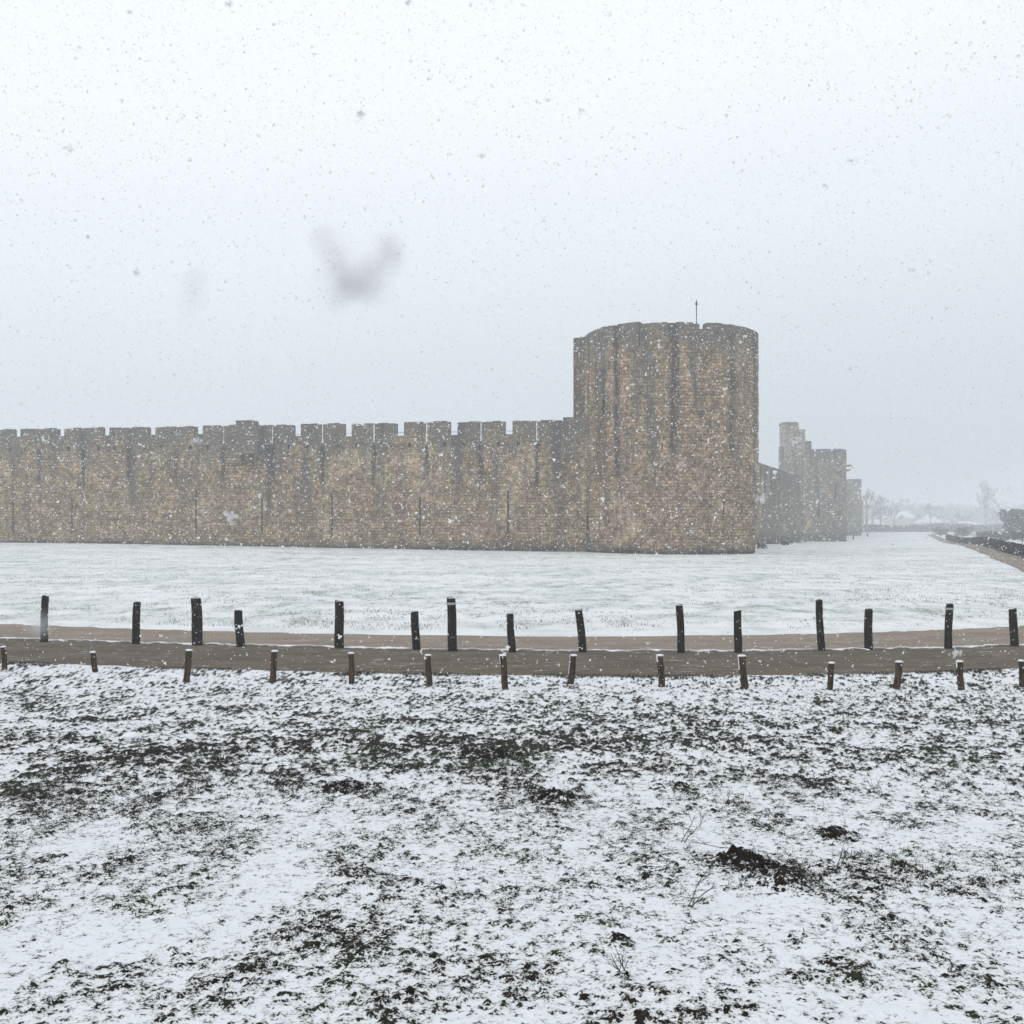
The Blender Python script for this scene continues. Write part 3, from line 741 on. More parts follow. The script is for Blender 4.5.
# ------------------------------------------------------------------ trees
def bare_tree(px, d, topy, wpx, label, seed, kind='bare', name='bare_tree'):
    r = random.Random(seed); X = (px - CX) / F * d; g = gz(X, d); H = EYE + (HY - topy) * d / F - g; W = wpx / F * d / 2
    rt = empty(name, (X, d, g), label, 'tree')
    tr = MB(); cr = MB(); up = Vector((0, 0, 1)); th = H * (.22 if kind == 'bare' else .12); tr0 = H * .024
    tr.tube([(X, d, g - .4), (X + .02 * H, d, g + th), (X + .01 * H, d, g + H * .62)], [tr0 * 1.3, tr0, tr0 * .45], 7)
    def grow(p, dirn, ln, rad, lev):
        pts = [p]; dd = dirn.copy()
        for k in range(3):
            dd = (dd + Vector((r.uniform(-.25, .25), r.uniform(-.25, .25), r.uniform(-.1, .2)))).normalized(); pts.append(pts[-1] + dd * ln / 3)
        (tr if lev == 0 else cr).tube(pts, [rad, rad * .8, rad * .6, rad * .4], 5 if lev < 2 else 3, caps=False)
        if lev < 4:
            for k in range(4 if lev < 3 else 5):
                t = r.uniform(.3, 1); q = pts[min(3, int(t * 3) + 1)]
                nd = (dd + Vector((r.uniform(-1, 1), r.uniform(-1, 1), r.uniform(-.35, .75))) * .85).normalized()
                grow(q, nd, ln * r.uniform(.45, .65), max(rad * .45, .0001 * d), lev + 1)
    nb = 8
    for k in range(nb):
        a = k * 2.4 + r.uniform(-.4, .4); t = k / (nb - 1)
        z = g + th + (H * .62 - th) * t
        if kind == 'poplar': dr = Vector((math.cos(a) * .35, math.sin(a) * .35, 1)).normalized(); ln = H * .33
        else: dr = Vector((math.cos(a) * (1.1 - .6 * t), math.sin(a) * (1.1 - .6 * t), .35 + .7 * t)).normalized(); ln = max(W * (1.0 - .3 * t) * .62, H * .16)
        grow(Vector((X + .012 * H, d, z)), dr, ln, tr0 * .45, 0)
    # scale the crown into its surveyed width and height
    tr.build('trunk', M['bark'], rt); cr.build('crown', M['bark'], rt)
    return rt
def leafy(px, d, topy, wpx, label, seed, name='evergreen_tree', cat='tree', n=2600, mat=None, ls=.28, basey=0):
    r = random.Random(seed); X = (px - CX) / F * d; g = gz(X, d); H = EYE + (HY - topy) * d / F - g; W = wpx / F * d / 2
    rt = empty(name, (X, d, g), label, cat)
    tr = MB(); tr.tube([(X, d, g - .3), (X + .05 * W, d, g + H * .35), (X, d, g + H * .7)], [H * .04, H * .03, H * .01], 7)
    cl = [Vector((X + r.uniform(-1, 1) * W * .7, d + r.uniform(-1, 1) * W * .7, g + H * r.uniform(.2, .86))) for _ in range(34)]
    for c in cl[:8]: tr.tube([(X, d, g + H * .25), (X * .5 + c.x * .5, d * .5 + c.y * .5, g * .2 + c.z * .8), c], [H * .018, H * .012, H * .004], 5)
    tr.build('trunk', M['bark'], rt)
    mb = MB()
    for i in range(n):
        c = r.choice(cl); q = Vector((r.gauss(0, 1), r.gauss(0, 1), r.gauss(0, 1))).normalized() * r.uniform(.3, 1) ** .5
        sc = W * .34 * (1 - .45 * (c.z - g) / H)
        p = c + Vector((q.x * sc, q.y * sc, q.z * sc * .8)); p.z = max(p.z, g + .05)
        a = Vector((r.gauss(0, 1), r.gauss(0, 1), r.gauss(0, 1))).normalized() * ls * r.uniform(.5, 1.2); b = a.orthogonal().normalized() * a.length * .6
        mb.quad((p - a, p + b * .7, p + a, p - b * .7))
    mb.build('crown', mat or M['leaf'], rt)
bare_tree(866, 470, 486, 26, 'hazy bare tree pressed against the right side of the small hazy tower', 41)
bare_tree(880, 520, 494, 24, 'hazy bare tree in front of the low faint house', 42)
bare_tree(894, 560, 505, 22, 'faint bare tree standing before the left end of the snowy roofed house', 31)
bare_tree(930, 640, 507, 30, 'vanishing bare tree at the end of the meadow, right of the houses', 32)
bare_tree(872, 620, 489, 34, 'faint bare tree right behind the small hazy tower', 1)
bare_tree(884, 660, 493, 26, 'faint bare tree left of the snowy roofed house', 2)
bare_tree(903, 760, 500, 34, 'very faint bare tree rising behind the snowy roofed house', 3)
bare_tree(921, 820, 507, 26, 'almost vanished bare tree right of the snowy roofed house', 4)
bare_tree(957, 600, 513, 16, 'small faint bare tree left of the pair by the lane', 5)
bare_tree(968, 600, 514, 12, 'small faint round-topped bare tree, right one of the pair', 6)
bare_tree(985, 600, 491, 26, 'tall faint spire shaped bare poplar on the right', 7, 'poplar', 'bare_poplar')
bare_tree(996, 560, 512, 20, 'faint bare tree right of the tall poplar', 8)
leafy(1024, 230, 507.5, 46, 'dark evergreen tree cut by the right edge', 11, n=16000, ls=.22)
M['brush'] = plain('winter_shrub_leaf', (.075, .066, .052), .85, .4, 1.2, 0)
for i, (px, d, ty, w, lb) in enumerate(((1000, 190, 531, 20, 'brownish shrub at the foot of the dark evergreen, left side'), (984, 215, 531, 20, 'second brownish shrub along the hedge, left of the evergreen'),
        (1022, 160, 529, 26, 'brown shrub below the evergreen at the right edge'), (963, 250, 526, 22, 'faint grey shrub in front of the small pair of trees'), (940, 280, 527, 16, 'farthest faint shrub at the end of the dark hedge'))):
    leafy(px, d, ty, w, lb, 20 + i, 'shrub', 'shrub', 3500, M['brush'], .13)

# hedge along the lane: a clipped dark hedge
def hedge():
    rt = empty('hedge', (*along(110, 3.1), gz(*along(110, 3.1))), 'long low dark hedge flecked with snow beside the far lane on the right', 'hedge')
    r = np.random.default_rng(5); n = 120000
    t = 60 + (232 - 60) * r.random(n) ** 1.5; off = 2.05 + .8 * r.random(n); x = 29.0 + .356 * (t - 62.5) + .942 * off; y = t - .335 * off
    hz = .80 + .28 * (fbm(t * .9, t * 0, 3, 8) - .5)
    z = ground_z(x, y) + hz * r.random(n) ** .7
    c = np.stack([x, y, z], -1)
    a = r.normal(size=(n, 3)); a /= np.linalg.norm(a, axis=1)[:, None]; b = np.cross(a, r.normal(size=(n, 3))); b /= np.linalg.norm(b, axis=1)[:, None]
    s = (.05 + .0007 * t)[:, None] * r.uniform(.6, 1.3, (n, 1))
    V = np.stack([c - a * s, c + b * s * .6, c + a * s, c - b * s * .6], 1).reshape(-1, 3)
    N = NT('hedge_leaf', .8); p = N.pos(); q = N.noise(p, 1.2, 3); q2 = N.noise(p, 3.1, 3, .7)
    N.base(N.mix(N.ss(q2, .64, .70, 0, .8), N.mix(q, (.005, .005, .004), (.018, .017, .013)), (.55, .57, .6)))
    np_mesh('foliage', V, np.arange(n * 4).reshape(-1, 4), N.mat, rt)
    mb = MB(); mb.tube([(*along(tt, 2.45), gz(*along(tt, 2.45)) + .3) for tt in np.arange(60, 232, 4)], .2, 6); mb.build('stems', M['bark'], rt)
hedge()

# ------------------------------------------------------------------ far houses
def house(px0, px1, d, eave, ridge, label, seed, hip=.25, nwin=3, dep=9):
    a, b = (px0 - CX) / F * d, (px1 - CX) / F * d; g = gz((a + b) / 2, d) - .3
    ze = EYE + (HY - eave) * d / F; zr = EYE + (HY - ridge) * d / F; w = b - a
    rt = empty('house', ((a + b) / 2, d, g), label, 'house'); mp = line_map((a, d), (1, 0))
    wins = [(w * (i + .5) / nwin - .5, w * (i + .5) / nwin + .5, g + 1.2, min(g + 2.6, ze - .3)) for i in range(nwin)]
    mb = MB(); wall_face(mb, mp, [0, w], [g, ze], wins, 1.5, 0); blk(mb, mp, 0, w, g, ze, .35, dep)
    mb.quad([mp(0, ze, 0), mp(w, ze, 0), mp(w, ze, .35), mp(0, ze, .35)])
    for uu in (0, w): mb.quad([mp(uu, g, 0), mp(uu, g, .35), mp(uu, ze, .35), mp(uu, ze, 0)])
    mb.build('wall', M['plaster'], rt)
    for h in wins:
        wn = hole_part('window', mp, h, .16, rt)
        mb = MB(); mb.quad([mp(h[0], h[2], .12), mp(h[1], h[2], .12), mp(h[1], h[3], .12), mp(h[0], h[3], .12)]); mb.build('pane', M['pane'], wn)
    o = .5; mb = MB()
    e = [mp(-o, ze, -o), mp(w + o, ze, -o), mp(w + o, ze, dep + o), mp(-o, ze, dep + o)]; lo = [(q[0], q[1], q[2] - .25) for q in e]
    r0, r1 = mp(w * hip, zr, dep / 2), mp(w * (1 - hip), zr, dep / 2)
    mb.quad((e[0], e[1], r1, r0)); mb.quad((e[1], e[2], r1)); mb.quad((e[2], e[3], r0, r1)); mb.quad((e[3], e[0], r0))
    for k in range(4): mb.quad((lo[k], lo[(k + 1) % 4], e[(k + 1) % 4], e[k]))
    mb.quad(lo[::-1]); rf = mb.build('roof', M['snow'], rt)
    c = mp(w * .62, zr, dep / 2); mb = MB(); mb.box((c[0], c[1], zr + .3), (.7, .7, 1.6)); mb.build('chimney', M['plaster'], rf)
house(889, 914, 600, 517.5, 511, 'far house with a wide snow covered hipped roof, left of the hazy trees', 1, hip=.12)
house(867, 888, 620, 524.5, 519.5, 'low faint house with a snowy roof beside the bare trees', 2, nwin=2)
house(921, 942, 700, 522, 516, 'faint farthest house at the end of the meadow', 3, nwin=2)
house(958, 982, 580, 525, 521.5, 'low pale house with snowy roof behind the small pair of trees', 4, nwin=3)
# far-off wood closing the plain
r = np.random.default_rng(9); n = 16000
n = 60000; k_ = r.random(n) < .3; x = np.where(k_, r.uniform(125, 260, n), r.uniform(220, 560, n)); y = np.where(k_, 395 + r.uniform(0, 45, n), 780 + r.uniform(0, 160, n)); hh = np.where(k_, .17, 1) * (6 + 14 * fbm(x / 13, y / 30, 3, 77)); z = -1.6 + hh * r.random(n) ** .8
c = np.stack([x, y, z], -1); a = r.normal(size=(n, 3)); a /= np.linalg.norm(a, axis=1)[:, None]; b = np.cross(a, r.normal(size=(n, 3))); b /= np.linalg.norm(b, axis=1)[:, None]
s = r.uniform(.4, 1.1, (n, 1)); V = np.stack([c - a * s, c + b * s * .5, c + a * s, c - b * s * .5], 1).reshape(-1, 3)
tag(np_mesh('far_wood', V, np.arange(n * 4).reshape(-1, 4), M['brush']), 'far wood fading into the snowfall', 'wood', kind='stuff')

# ------------------------------------------------------------------ grass
def blades(name, x, y, h, w, seed, mat, dz=0, lean=.6):
    r = np.random.default_rng(seed); n = len(x)
    e = np.zeros(n); z = ground_z(x, y) + dz
    a = r.uniform(0, 2 * math.pi, n); la = r.uniform(0, 2 * math.pi, n); ll = r.uniform(.1, lean, n) * h
    side = np.stack([np.cos(a), np.sin(a), 0 * a], -1) * (w / 2)[:, None]
    p0 = np.stack([x, y, z], -1); ln = np.stack([np.cos(la) * ll, np.sin(la) * ll, h * np.sqrt(np.clip(1 - (ll / h) ** 2 * .6, .2, 1))], -1)
    m = p0 + ln * .5; m[:, 2] += h * .08; t = p0 + ln; t[:, 2] -= ll * .15
    V = np.stack([p0 - side, p0 + side, m + side * .7, t, m - side * .7], 1).reshape(-1, 3)
    i = np.arange(n)[:, None] * 5
    return np_mesh(name, V, i + np.array([[0, 1, 2, 3, 4]]), mat)
N = NT('dead_grass', .85); p = N.pos(); q = N.noise(p, 3, 3); q2 = N.noise(p, 60, 1); q3 = N.noise(p, 23, 2)
N.base(N.mix(N.ss(q3, .52, .60, 0, .8), N.mix(N.ss(q2, .4, .6), N.mix(q, (.016, .020, .010), (.045, .044, .022)), (.10, .08, .05)), (.72, .74, .78)))
M['grass'] = N.mat
n = 420000
y = 5.2 + (18.7 - 5.2) * RNG.random(n) ** .8; x = (RNG.random(n) * 2 - 1) * (.5 * y + 1.2)
e = exposure(x, y)
for (mx, my, a, b, rr, h) in MW:
    R = rr / F * my; e = e + .25 * np.exp(-(((x - mx) / R) ** 2 + ((y - my) / (R * 1.5)) ** 2))
keep = (e + RNG.normal(0, .06, n) > .03); x, y = x[keep], y[keep]
clump = fbm(x * 1.2, y * 1.2, 3, 131); k2 = RNG.random(len(x)) < (sstep(.38, .66, clump) * .42 + .05) * (1 - .85 * sstep(8.5, 12.5, y)); x, y, e = x[k2], y[k2], e[keep][k2]
hh = RNG.uniform(.012, .038, len(x)) * (1 + (RNG.random(len(x)) < .02) * 1.6)
g = blades('grass', x, y, hh, RNG.uniform(.0025, .006, len(x)), 4, M['grass'], dz=.0)
# sit the blades on the finished relief
co = np.empty(len(g.data.vertices) * 3, np.float32); g.data.vertices.foreach_get('co', co); co = co.reshape(-1, 5, 3)
co[:, :, 2] += relief(x, y, e)[:, None]; g.data.vertices.foreach_set('co', co.ravel()); g.data.update()
tag(g, 'dead grass poking through the snow', 'grass', kind='stuff')
n = 150000; y = 22 + 80 * RNG.random(n) ** 1.5; x = (RNG.random(n) * 2 - 1) * (.5 * y + 2)
cl_ = fbm(x * .9, y * .7, 4, 201, .6); pt_ = fbm(x * .11, y * .09, 3, 205)
k5 = (y > yup(x) + .5) & (cl_ + .35 * (pt_ - .5) > .60) & (RNG.random(n) < .75) & (y < 97 - .25 * x)
x, y = x[k5], y[k5]
N = NT('meadow_grass', .85); p = N.pos(); N.base(N.mix(N.ss(N.noise(p, 9, 2), .45, .6), N.mix(N.noise(p, .6, 3), (.05, .06, .035), (.11, .095, .06)), (.55, .58, .56))); M['mgrass'] = N.mat
tag(blades('grass', x, y, RNG.uniform(.03, .10, len(x)), RNG.uniform(.008, .022, len(x)), 12, M['mgrass'], lean=.9), 'sparse grass tips showing on the snowy meadow', 'grass', kind='stuff')
# rank weeds along the foot of the walls
n = 9000; u = RNG.uniform(U0, L - 1, n); dd = -RNG.random(n) ** 2 * .9 - .03; du_ = np.array([DV[0], DV[1]]) / L
x1 = A0[0] + du_[0] * u - du_[1] * dd; y1 = A0[1] + du_[1] * u + du_[0] * dd
aa = RNG.uniform(-1.7, 1.2, n) + face0; rr_ = TR - .32 + RNG.random(n) ** 2 * .3; x2 = TC[0] + rr_ * np.cos(aa); y2 = TC[1] + rr_ * np.sin(aa)
u3 = RNG.uniform(0, 110, 5000); x3 = W0[0] + .3505 * u3 + .94 * (.05 + RNG.random(5000) * .5); y3 = W0[1] + .9365 * u3 - .35 * .3
x = np.concatenate([x1, x2, x3]); y = np.concatenate([y1, y2, y3]); k3 = RNG.random(len(x)) < .25 + .75 * sstep(.4, .6, fbm(x * .4, y * .4, 3, 9)); x, y = x[k3], y[k3]
N = NT('rank_weed', .9); p = N.pos(); N.base(N.mix(N.noise(p, 2, 3), (.018, .018, .010), (.07, .058, .034))); M['weed'] = N.mat
tag(blades('weeds', x, y, RNG.uniform(.08, .34, len(x)) * (.6 + 1.3 * sstep(.5, .68, fbm(x * .22, y * .22, 3, 19))), RNG.uniform(.03, .08, len(x)), 6, M['weed'], lean=.8), 'dark weeds along the foot of the walls', 'weeds', kind='stuff')
# verge grass at the near edge of the path
n = 9000; x = RNG.uniform(-13, 13, n); y = ylow(x) - RNG.random(n) ** 1.6 * .35; k4 = fbm(x * .7, y * 0, 3, 44) > .46; x, y = x[k4], y[k4]
tag(blades('grass', x, y, RNG.uniform(.02, .06, len(x)), RNG.uniform(.005, .011, len(x)), 8, M['weed'], lean=.8), 'ragged dark grass along the near path edge', 'grass', kind='stuff')

# earth mounds
def earth_mat():
    N = NT('bare_earth', .95); p = N.pos()
    q = N.noise(p, 22, 4, .7); c = N.mix(N.ss(q, .35, .7), (.006, .005, .004), (.036, .026, .018))
    g = N.noise(p, 60, 3, .7); s_ = N.noise(p, 13, 4, .7); c = N.mix(N.ss(g, .62, .68, 0, .6), c, (.10, .075, .045)); c = N.mix(N.ss(s_, .56, .61, 0, .9), c, (.68, .70, .74))
    N.base(c); N.bump(g, 1, .03); return N.mat
M['earth'] = earth_mat()
def mound(mx, my, rpx, h, seed, label):
    R = rpx / F * my; n = 70; g = np.linspace(-1.3, 1.3, n); U, V_ = np.meshgrid(g, g)
    X = mx + U * R; Y = my + V_ * R * 1.5
    rr = U ** 2 + V_ ** 2
    lump = fbm(X * 16, Y * 12, 4, seed, .62)
    H = h * (.34 * np.exp(-rr * 2.0) + 1.25 * (lump - .47) * np.exp(-rr * .8)) - .006 - .05 * sstep(.8, 1.5, rr)
    Z = ground_z(X, Y) + relief(X, Y, exposure(X, Y)) + h * .3 * np.exp(-rr * 2) + H
    i = np.arange(n - 1)[:, None] * n + np.arange(n - 1)[None, :]
    o = np_mesh('earth_mound', np.stack([X, Y, Z], -1).reshape(-1, 3), np.stack([i, i + 1, i + n + 1, i + n], -1).reshape(-1, 4), M['earth'], smooth=False)
    tag(o, label, 'earth mound', 'bare earth mounds in the foreground')
ml = ['lone flat dark earth mound in the middle foreground, below the short posts', 'left lobe of the large dark earth patch at lower right', 'right lobe of the large dark earth patch, beside its left lobe',
      'brownish rim of earth below the large dark patch at lower right', 'dark earth mound above the large patch, towards the right', 'grassy dark earth mound left of centre, above the white drift',
      'small earth clod patch near the bottom, under the large dark patch to its left', 'small dark mound between the lone flat mound and the twiggy stems', 'wide broken earth patch in the middle, nearest the posts', 'little dark mound at far left, beside a white lump', 'small dark tuft mound at far right of the foreground']
for i, (mx, my, a, b, r_, h) in enumerate(MW): mound(mx, my, r_, h, 50 + i, ml[i])
x, y = at(131, 738); r0 = random.Random(5); mb = MB(); z = gz(x, y); rg = []
for zz, s in ((0, 1), (.03, .9), (.055, .5)): rg.append([(x + math.cos(k * .785) * .11 * s * r0.uniform(.8, 1.2), y + math.sin(k * .785) * .13 * s * r0.uniform(.8, 1.2), z + zz) for k in range(8)])
for j in range(2):
    for k in range(8): mb.quad((rg[j][k], rg[j][(k + 1) % 8], rg[j + 1][(k + 1) % 8], rg[j + 1][k]))
mb.quad(rg[2]); tag(mb.build('snow_lump', M['snow'], None, True), 'white lump of snow beside the little dark mound at far left', 'snow lump')

# bare twigs standing out of the snow
def twig(px, py, h, lean, label, seed, flat=False):
    r = random.Random(seed); x, y = at(px, py); z = gz(x, y); mb = MB()
    def go(p, d, l, rad, lev):
        pts = [p]
        for k in range(4):
            d = (d + Vector((r.uniform(-.2, .2), r.uniform(-.2, .2), r.uniform(-.12, .12)))).normalized(); pts.append(pts[-1] + d * l / 4)
        mb.tube(pts, [rad, rad * .85, rad * .7, rad * .5, rad * .3], 5)
        if lev < 2:
            for k in range(3 - lev): go(pts[r.choice((1, 2, 3))], (d + Vector((r.uniform(-.9, .9), r.uniform(-.5, .5), r.uniform(-.1, .5)))).normalized(), l * r.uniform(.35, .6), rad * .6, lev + 1)
    for k in range(1 if flat else 2): go(Vector((x + k * .02, y, z - .01 + (.03 if flat else 0))), Vector((lean + .25 * k, r.uniform(-.2, .2), .06 if flat else 1)).normalized(), h, .0032, 0)
    tag(mb.build('twig', M['bark']), label, 'twig', 'bare twigs sticking out of the snow')
for i, a in enumerate(((883, 798, .20, -.9, 'bare forked twig leaning left, upper right of the foreground'), (681, 842, .22, .4, 'forked upright stems left of the large dark earth patch'), (742, 852, .30, -1, 'long thin twig lying flat just above the large dark patch'),
        (836, 868, .15, .3, 'short twiggy stem right of the large dark patch'), (688, 905, .16, .5, 'thin slanting twig below the left end of the large dark patch'), (110, 870, .22, 1, 'thin twig lying flat on the snow at lower left'), (623, 975, .14, -.7, 'small dark twig near the bottom, right of centre'))):
    twig(*a[:4], a[4], 70 + i, flat=i in (2, 5))

# ------------------------------------------------------------------ falling snow
def flakes():
    r = np.random.default_rng(21)
    octa = np.array([(1, 0, 0), (-1, 0, 0), (0, 1, 0), (0, -1, 0), (0, 0, 1), (0, 0, -1)], float)
    of = np.array([(0, 2, 4), (2, 1, 4), (1, 3, 4), (3, 0, 4), (2, 0, 5), (1, 2, 5), (3, 1, 5), (0, 3, 5)])
    tet = np.array([(1, 1, 1), (1, -1, -1), (-1, 1, -1), (-1, -1, 1)], float) * .8
    tf = np.array([(0, 1, 2), (0, 3, 1)])
    def cloud(N0, y0, y1):
        Y = (y0 ** 3 + (y1 ** 3 - y0 ** 3) * r.random(N0)) ** (1 / 3)
        X = r.uniform(-1, 1, N0) * (.48 * Y + 1.5); Z = EYE + r.uniform(-1, 1, N0) * (.48 * Y + .8)
        ok = Z > ground_z(X, Y) + .02
        return np.stack([X, Y, Z], -1)[ok]
    Vs, Fs, base = [], [], 0
    for (N0, y0, y1, mu) in ((3600, 1.7, 9, .0052), (22000, 9, 24, .0078), (190000, 24, 50, .0116)):
        C = cloud(N0, y0, y1); n = len(C); s = np.minimum(np.exp(r.normal(math.log(mu), .45, n)), .0032 + .0014 * C[:, 1])
        sh, fc = (octa, of[[0, 1, 2, 7]]) if y1 < 10 else (tet, tf)
        for k in range(3 if y1 < 10 else 1):
            m = np.ones(n, bool) if k == 0 else (r.random(n) < .6)
            nn = m.sum(); ax = r.uniform(.5, 1.35, (nn, 1, 3)); th = r.uniform(0, 6.28, nn)
            R_ = np.zeros((nn, 3, 3)); ph = r.uniform(0, 6.28, nn)
            cz, sz, cy, sy = np.cos(th), np.sin(th), np.cos(ph), np.sin(ph)
            R_[:, 0, 0] = cz * cy; R_[:, 0, 1] = -sz; R_[:, 0, 2] = cz * sy; R_[:, 1, 0] = sz * cy; R_[:, 1, 1] = cz; R_[:, 1, 2] = sz * sy; R_[:, 2, 0] = -sy; R_[:, 2, 2] = cy
            P = sh[None] * ax * r.uniform(.6, 1.3, (nn, len(sh), 1)); P = np.einsum('nij,nkj->nki', R_, P)
            off = r.normal(0, 1, (nn, 1, 3)) * (.0 if k == 0 else .9)
            V = (P * (1 if k == 0 else .7) + off) * s[m][:, None, None] + C[m][:, None, :]
            Vs.append(V.reshape(-1, 3)); Fs.append((fc[None] + (np.arange(nn) * len(sh))[:, None, None]).reshape(-1, 3) + base); base += nn * len(sh)
    # a few ragged clumps close to the lens: (px, py, distance, size m)
    near = [(232, 519, .8, .0065), (360, 115, .9, .0055), (68, 149, 1.3, .0070), (41, 623, .15, .0015), (957, 654, 1.0, .006), (851, 161, 1.2, .005), (825, 186, 1.4, .005),
            (314, 54, 1.3, .004), (761, 498, 1.1, .006), (796, 442, 1.5, .0072), (88, 237, 1.4, .004), (136, 273, 1.0, .004), (548, 100, 1.3, .0035), (196, 441, .8, .004), (482, 156, 1.3, .005), (229, 4, 1.1, .0055), (130, 12, 1.2, .0045)]
    for (px, py, d, sz) in near:
        kk = 22
        q = r.normal(0, .42, (kk, 3)) * np.array([r.uniform(.6, 1.3), .6, r.uniform(.5, 1.1)]) * sz
        c = np.array([(px - CX) / F * d, d, EYE + (HY - py) / F * d]) + q; nn = len(q)
        V = octa[None] * r.uniform(.08, .26, (nn, 6, 1)) * sz + c[:, None, :]
        Vs.append(V.reshape(-1, 3)); Fs.append((of[None] + (np.arange(nn) * 6)[:, None, None]).reshape(-1, 3) + base); base += nn * 6
    # two wet clumps a hand's breadth from the lens: (px, py, rx, ry, pieces)
    for (px, py, rx, ry, kk) in ((350, 289, 26, 12, 46), (386, 256, 11, 20, 30), (336, 264, 11, 18, 24), (321, 238, 5, 12, 9), (362, 272, 20, 12, 26), (372, 292, 16, 9, 14), (195, 281, 8, 8, 7), (192, 300, 5, 10, 7)):
        d = .112; q = r.normal(0, .5, (kk, 3)); c = np.stack([(px + q[:, 0] * rx - CX) / F * d, d + q[:, 1] * .001, EYE + (HY - py + q[:, 2] * ry) / F * d], -1)
        V = octa[None] * r.uniform(.5, 1.2, (kk, 6, 1)) * (4.0 / F * d) + c[:, None, :]
        Vs.append(V.reshape(-1, 3)); Fs.append((of[None] + (np.arange(kk) * 6)[:, None, None]).reshape(-1, 3) + base); base += kk * 6
    m = bpy.data.materials.new('snowflake'); m.use_nodes = True; t = m.node_tree; t.nodes.clear()
    o = t.nodes.new('ShaderNodeOutputMaterial'); d = t.nodes.new('ShaderNodeBsdfDiffuse'); tl = t.nodes.new('ShaderNodeBsdfTranslucent'); mx = t.nodes.new('ShaderNodeMixShader')
    d.inputs[0].default_value = (.965, .97, .98, 1); tl.inputs[0].default_value = (.965, .97, .98, 1); mx.inputs[0].default_value = .5
    t.links.new(d.outputs[0], mx.inputs[1]); t.links.new(tl.outputs[0], mx.inputs[2]); t.links.new(mx.outputs[0], o.inputs[0])
    tag(np_mesh('falling_snow', np.concatenate(Vs), np.concatenate(Fs), m), 'snowflakes drifting through the air', 'snowfall', kind='stuff')
flakes()

# ------------------------------------------------------------------ haze
mb = MB(); mb.box((0, 900, 13.5), (5600, 3600, 31.5))
hz = mb.build('haze', []); hz.data.materials.clear()
m = bpy.data.materials.new('haze'); m.use_nodes = True; t = m.node_tree; t.nodes.clear()
o = t.nodes.new('ShaderNodeOutputMaterial'); v = t.nodes.new('ShaderNodeVolumePrincipled'); v.inputs['Color'].default_value = (.90, .93, .97, 1); v.inputs['Density'].default_value = .0021; v.inputs['Anisotropy'].default_value = .1
t.links.new(v.outputs[0], o.inputs['Volume']); hz.data.materials.append(m); tag(hz, 'pale snowfall haze', kind='stuff')

# ------------------------------------------------------------------ sky, sun, camera
w = bpy.data.worlds.new('World'); S.world = w; w.use_nodes = True; t = w.node_tree; t.nodes.clear()
out = t.nodes.new('ShaderNodeOutputWorld'); sky = t.nodes.new('ShaderNodeTexSky'); sky.sky_type = 'NISHITA'; sky.sun_disc = False
sky.sun_elevation = math.radians(32); sky.sun_rotation = math.radians(-70)
b1 = t.nodes.new('ShaderNodeBackground'); b1.inputs[1].default_value = .05; t.links.new(sky.outputs[0], b1.inputs[0])
tc = t.nodes.new('ShaderNodeTexCoord'); sp = t.nodes.new('ShaderNodeSeparateXYZ'); t.links.new(tc.outputs['Generated'], sp.inputs[0])
cl = t.nodes.new('ShaderNodeTexNoise'); cl.inputs['Scale'].default_value = 1.6; cl.inputs['Detail'].default_value = 3; t.links.new(tc.outputs['Generated'], cl.inputs[0])
def wm(op, a, b):
    n = t.nodes.new('ShaderNodeMath'); n.operation = op
    for i, q in enumerate((a, b)):
        if hasattr(q, 'links'): t.links.new(q, n.inputs[i])
        else: n.inputs[i].default_value = q
    return n.outputs[0]
h = wm('ADD', sp.outputs[2], wm('MULTIPLY', sp.outputs[0], -.10)); h = wm('ADD', h, wm('MULTIPLY', wm('SUBTRACT', cl.outputs[0], .5), .10))
rp = t.nodes.new('ShaderNodeValToRGB'); t.links.new(h, rp.inputs[0]); cr = rp.color_ramp
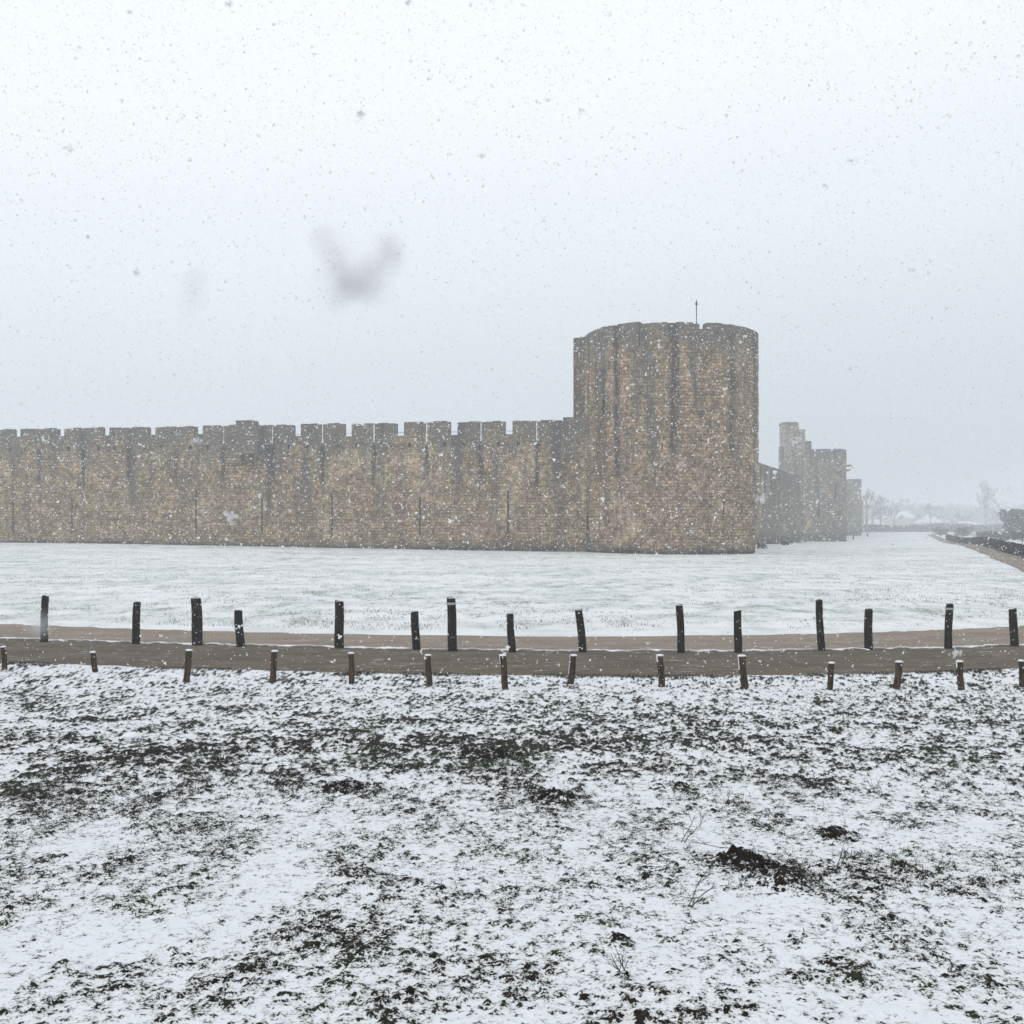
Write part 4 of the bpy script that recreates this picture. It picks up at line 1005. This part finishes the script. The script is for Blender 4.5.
for p_, c_ in ((0.0, (.56, .615, .67)), (.10, (.65, .71, .765)), (.24, (.82, .87, .91)), (.38, (.93, .97, 1.0)), (1.0, (1.02, 1.03, 1.04))):
    if p_ in (0.0, 1.0): el = cr.elements[0 if p_ == 0 else -1]; el.position = p_
    else: el = cr.elements.new(p_)
    el.color = (*c_, 1)
b2 = t.nodes.new('ShaderNodeBackground'); b2.inputs[1].default_value = 1.08; t.links.new(rp.outputs[0], b2.inputs[0])
mx = t.nodes.new('ShaderNodeMixShader'); mx.inputs[0].default_value = .92; t.links.new(b1.outputs[0], mx.inputs[1]); t.links.new(b2.outputs[0], mx.inputs[2]); t.links.new(mx.outputs[0], out.inputs[0])
ld = bpy.data.lights.new('sun', 'SUN'); ld.energy = .5; ld.angle = math.radians(25); ld.color = (1, .97, .93); lo = bpy.data.objects.new('sun', ld); COL.objects.link(lo)
lo.rotation_euler = (math.radians(58), 0, math.radians(-70 + 0)); lo.location = (0, 0, 60)
# sun comes from the viewer's left and a little behind, as the right side of the tower is the shaded one
dirv = Vector((math.cos(math.radians(32)) * .94, math.cos(math.radians(32)) * .34, -math.sin(math.radians(32)))); lo.rotation_euler = dirv.to_track_quat('-Z', 'Y').to_euler()
az = math.atan2(-dirv.x, -dirv.y); sky.sun_rotation = az

cam = bpy.data.cameras.new('camera'); co = bpy.data.objects.new('camera', cam); COL.objects.link(co); S.camera = co
cam.sensor_width = 36; cam.lens = 36 * F / 1024; cam.shift_y = (HY - 512) / 1024; cam.clip_end = 6000; cam.clip_start = .05
co.location = (0, 0, EYE); co.rotation_euler = (math.radians(90), 0, 0)
cam.dof.use_dof = True; cam.dof.focus_distance = 40; cam.dof.aperture_fstop = cam.lens / 2.6
S.view_settings.view_transform = 'Standard'; S.view_settings.look = 'None'; S.view_settings.exposure = .06; S.view_settings.gamma = 1
S.cycles.max_bounces = 5; S.cycles.diffuse_bounces = 3; S.cycles.volume_bounces = 2; S.cycles.use_denoising = True; S.cycles.transmission_bounces = 4
S.cycles.pixel_filter_type = 'BLACKMAN_HARRIS'
